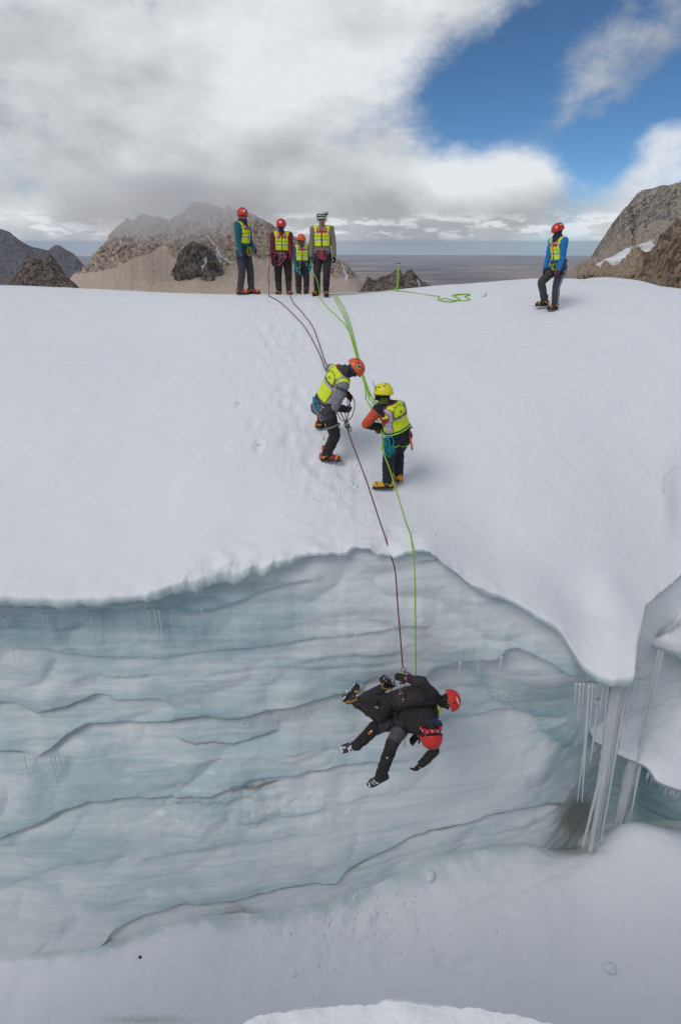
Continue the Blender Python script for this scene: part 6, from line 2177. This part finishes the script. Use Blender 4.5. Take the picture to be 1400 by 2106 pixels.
for (px_, py_, p2x, p2y, r_) in [(1184, 1405, 1180, 1455, .014), (1192, 1405, 1187, 1490, .018), (1200, 1404, 1194, 1470, .016), (1219, 1404, 1211, 1500, .020), (1240, 1404, 1230, 1480, .02), (1250, 1402, 1240, 1520, .024), (1258, 1400, 1250, 1460, .018),
                                 (1296, 1398, 1286, 1500, .022), (1303, 1395, 1296, 1450, .018), (1284, 1400, 1272, 1540, .024), (1246, 1402, 1241, 1440, .014), (1227, 1404, 1222, 1450, .014)]:
    icicle('slim icicle in the curtain hanging along the underside of the snow nose', U(px_, py_, 6.05), U(p2x, p2y, 6.05), r_, 0.004, 'curtain of slim icicles', seed=k, n=14)
    k += 1


def on_wall(px, py, off=0.04):
    """point of the ice wall seen at a place of the photograph"""
    v = ray_dir(px, py)
    Y = 6.0
    for _ in range(30):
        P_ = v * (Y / v[1])
        Y = 0.5 * Y + 0.5 * float(wall_y(P_[0], P_[2]))
    return v * ((Y - off) / v[1])


for (px_, py_, p2x, p2y, r_, lab) in [(946, 1360, 941, 1430, .016, 'thin icicle at the left end of the undercut ice arch'), (1031, 1350, 1017, 1455, .016, 'thin icicle hanging from the middle of the undercut ice arch'),
                                      (985, 1355, 983, 1385, .012, 'shortest icicle under the undercut ice arch')]:
    a_ = on_wall(px_, py_, 0.10)
    icicle(lab, a_, U(p2x, p2y, a_[1]), r_, 0.004, 'icicles under the ice arch', seed=k, n=16)
    k += 1
for (px_, py_, ln, r_) in [(8, 1268, 120, .010), (88, 1262, 90, .010), (96, 1262, 70, .008), (186, 1258, 110, .011), (205, 1262, 60, .008), (292, 1250, 55, .010), (306, 1252, 60, .012), (318, 1252, 80, .014), (327, 1254, 100, .014), (350, 1262, 40, .008),
                           (415, 1250, 70, .009), (262, 1262, 45, .008), (105, 1556, 90, .010), (112, 1556, 60, .012), (121, 1552, 70, .010), (50, 1556, 60, .009)]:
    a_ = on_wall(px_, py_, 0.07)
    q_ = icicle('hair thin drip icicle on the left part of the ice wall', a_, a_ - V3(0, 0.03, ln / 165.0), r_, 0.003, 'drip icicles on the left wall', seed=k, n=12)
    k += 1
# fringe along the dark ledge in the middle of the wall: too many and too small to tell apart
fr = MB()
rr = random.Random(5)
for i in range(70):
    px_ = rr.uniform(500, 705)
    py_ = np.interp(px_, [478, 560, 640, 700], [1474, 1461, 1443, 1430]) + rr.uniform(4, 18)
    a_ = on_wall(px_, py_, 0.05)
    ln = rr.uniform(0.04, 0.14)
    fr.tube([a_, a_ - V3(0, 0.0, ln * 0.5), a_ - V3(0, 0, ln)], [rr.uniform(.005, .009), .005, .002], 5)
for i in range(60):
    px_ = rr.uniform(1330, 1420)
    a_ = U(px_, np.interp(px_, [1330, 1380, 1420], [1582, 1622, 1628]) - 2, np.interp(px_, [1330, 1380, 1420], [6.72, 6.48, 6.45]))
    ln = rr.uniform(0.05, 0.35)
    fr.tube([a_, a_ - V3(0, 0.0, ln * 0.5), a_ - V3(0, 0, ln)], [rr.uniform(.008, .016), .008, .002], 5)
tag(fr.build('icicle_fringe', ICICLE, None), kind='stuff')


# ================================================================== CHUNKS OF SNOW AND GRIT
def chunk(name, label, cat, c, r, material, seed, group=None, squash=0.7):
    bm = bmesh.new()
    bmesh.ops.create_icosphere(bm, subdivisions=3, radius=1.0)
    co = np.array([v.co[:] for v in bm.verts])
    n_ = fbm(co[:, 0] * 1.3 + seed * 3.1, co[:, 1] * 1.3, co[:, 2] * 1.3, 4, 600 + seed, 0.55)
    co = co * (1 + 0.5 * n_)[:, None] * np.array([r, r * 0.8, r * squash])
    for v, p in zip(bm.verts, co):
        v.co = p
    me_ = bpy.data.meshes.new(name)
    bm.to_mesh(me_)
    bm.free()
    me_.materials.append(material)
    me_.polygons.foreach_set('use_smooth', [True] * len(me_.polygons))
    for an in ('ice', 'dirt'):
        me_.attributes.new(an, 'FLOAT', 'POINT')
    o = bpy.data.objects.new(name, me_)
    COL.objects.link(o)
    o.location = c
    o.rotation_euler = (0, 0, seed * 1.3)
    return tag(o, label, cat, group)


def floor_hit(px, py, lift=0.0):
    v = ray_dir(px, py)
    Ys = np.linspace(3.2, 8.4, 600)
    ray = v[None] * (Ys / v[1])[:, None]
    g_ = floor_z(ray[:, 0], ray[:, 1])
    i = np.where(ray[:, 2] <= g_)[0][0]
    return V3(ray[i, 0], ray[i, 1], g_[i] + lift)


chunk('snow_block', 'pale snow block lying at the foot of the wall under the dangling arm', 'snow block', floor_hit(884, 1806, 0.03), 0.085, SNOW, 1)
chunk('snow_block', 'small snow block alone on the right part of the crevasse floor', 'snow block', floor_hit(1252, 1994, 0.01), 0.095, SNOW, 2)
chunk('stone', 'small dark stone on the snow below the lowest dirty line', 'stone', floor_hit(289, 1970, 0.01), 0.022, ROCK_D, 5)
rr = random.Random(9)
deb = MB()
for i in range(130):
    px_, py_ = rr.gauss(720, 120), rr.gauss(1910, 45)
    if py_ < 1860 - (px_ - 700) * 0.35:
        continue
    try:
        c_ = floor_hit(px_, py_, 0.004)
    except IndexError:
        continue
    q = abs(rr.gauss(0, 0.015)) + 0.006
    deb.ellip(c_, (V3(q, 0.3 * q, 0), V3(-0.3 * q, q * 0.8, 0), V3(0, 0.2 * q, q * 0.6)), 6, 5)
for i in range(26):
    px_, py_ = rr.uniform(720, 860), rr.gauss(1862, 16) - 0.0
    c_ = floor_hit(px_, py_, 0.01)
    q = rr.uniform(0.008, 0.028)
    deb.ellip(c_, (V3(q, 0.3 * q, 0), V3(-0.3 * q, q * 0.8, 0), V3(0, 0.2 * q, q * 0.7)), 6, 5)
dob = deb.build('snow_crumbs', SNOW, None)
for an in ('ice', 'dirt'):
    dob.data.attributes.new(an, 'FLOAT', 'POINT')
tag(dob, kind='stuff')
sc_ = MB()
for i in range(230):
    px_, py_ = rr.gauss(700, 60), rr.gauss(1020, 60)
    if rr.random() < 0.35:
        px_, py_ = rr.gauss(650, 70), rr.gauss(640, 18)
    elif rr.random() < 0.3:
        px_, py_ = rr.uniform(640, 900), rr.gauss(1095, 14)
    if py_ > 1118 or py_ < 612:
        continue
    c_ = np.array(hit(px_, py_)) + V3(0, 0, 0.003)
    q = abs(rr.gauss(0, 0.010)) + 0.005
    sc_.ellip(c_, (V3(q, 0.3 * q, 0), V3(-0.3 * q, q * 0.8, 0), V3(0, 0.2 * q, q * 0.6)), 6, 5)
dob = sc_.build('snow_crumbs', SNOW, None)
for an in ('ice', 'dirt'):
    dob.data.attributes.new(an, 'FLOAT', 'POINT')
tag(dob, kind='stuff')
grit = MB()
for i in range(60):
    px_, py_ = rr.gauss(330, 90), rr.gauss(1942, 14)
    c_ = floor_hit(px_, py_, 0.002)
    q = rr.uniform(0.002, 0.005)
    grit.ellip(c_, (V3(q, 0, 0), V3(0, q, 0), V3(0, 0, q)), 5, 4)
tag(grit.build('grit', ROCK_D, None), kind='stuff')
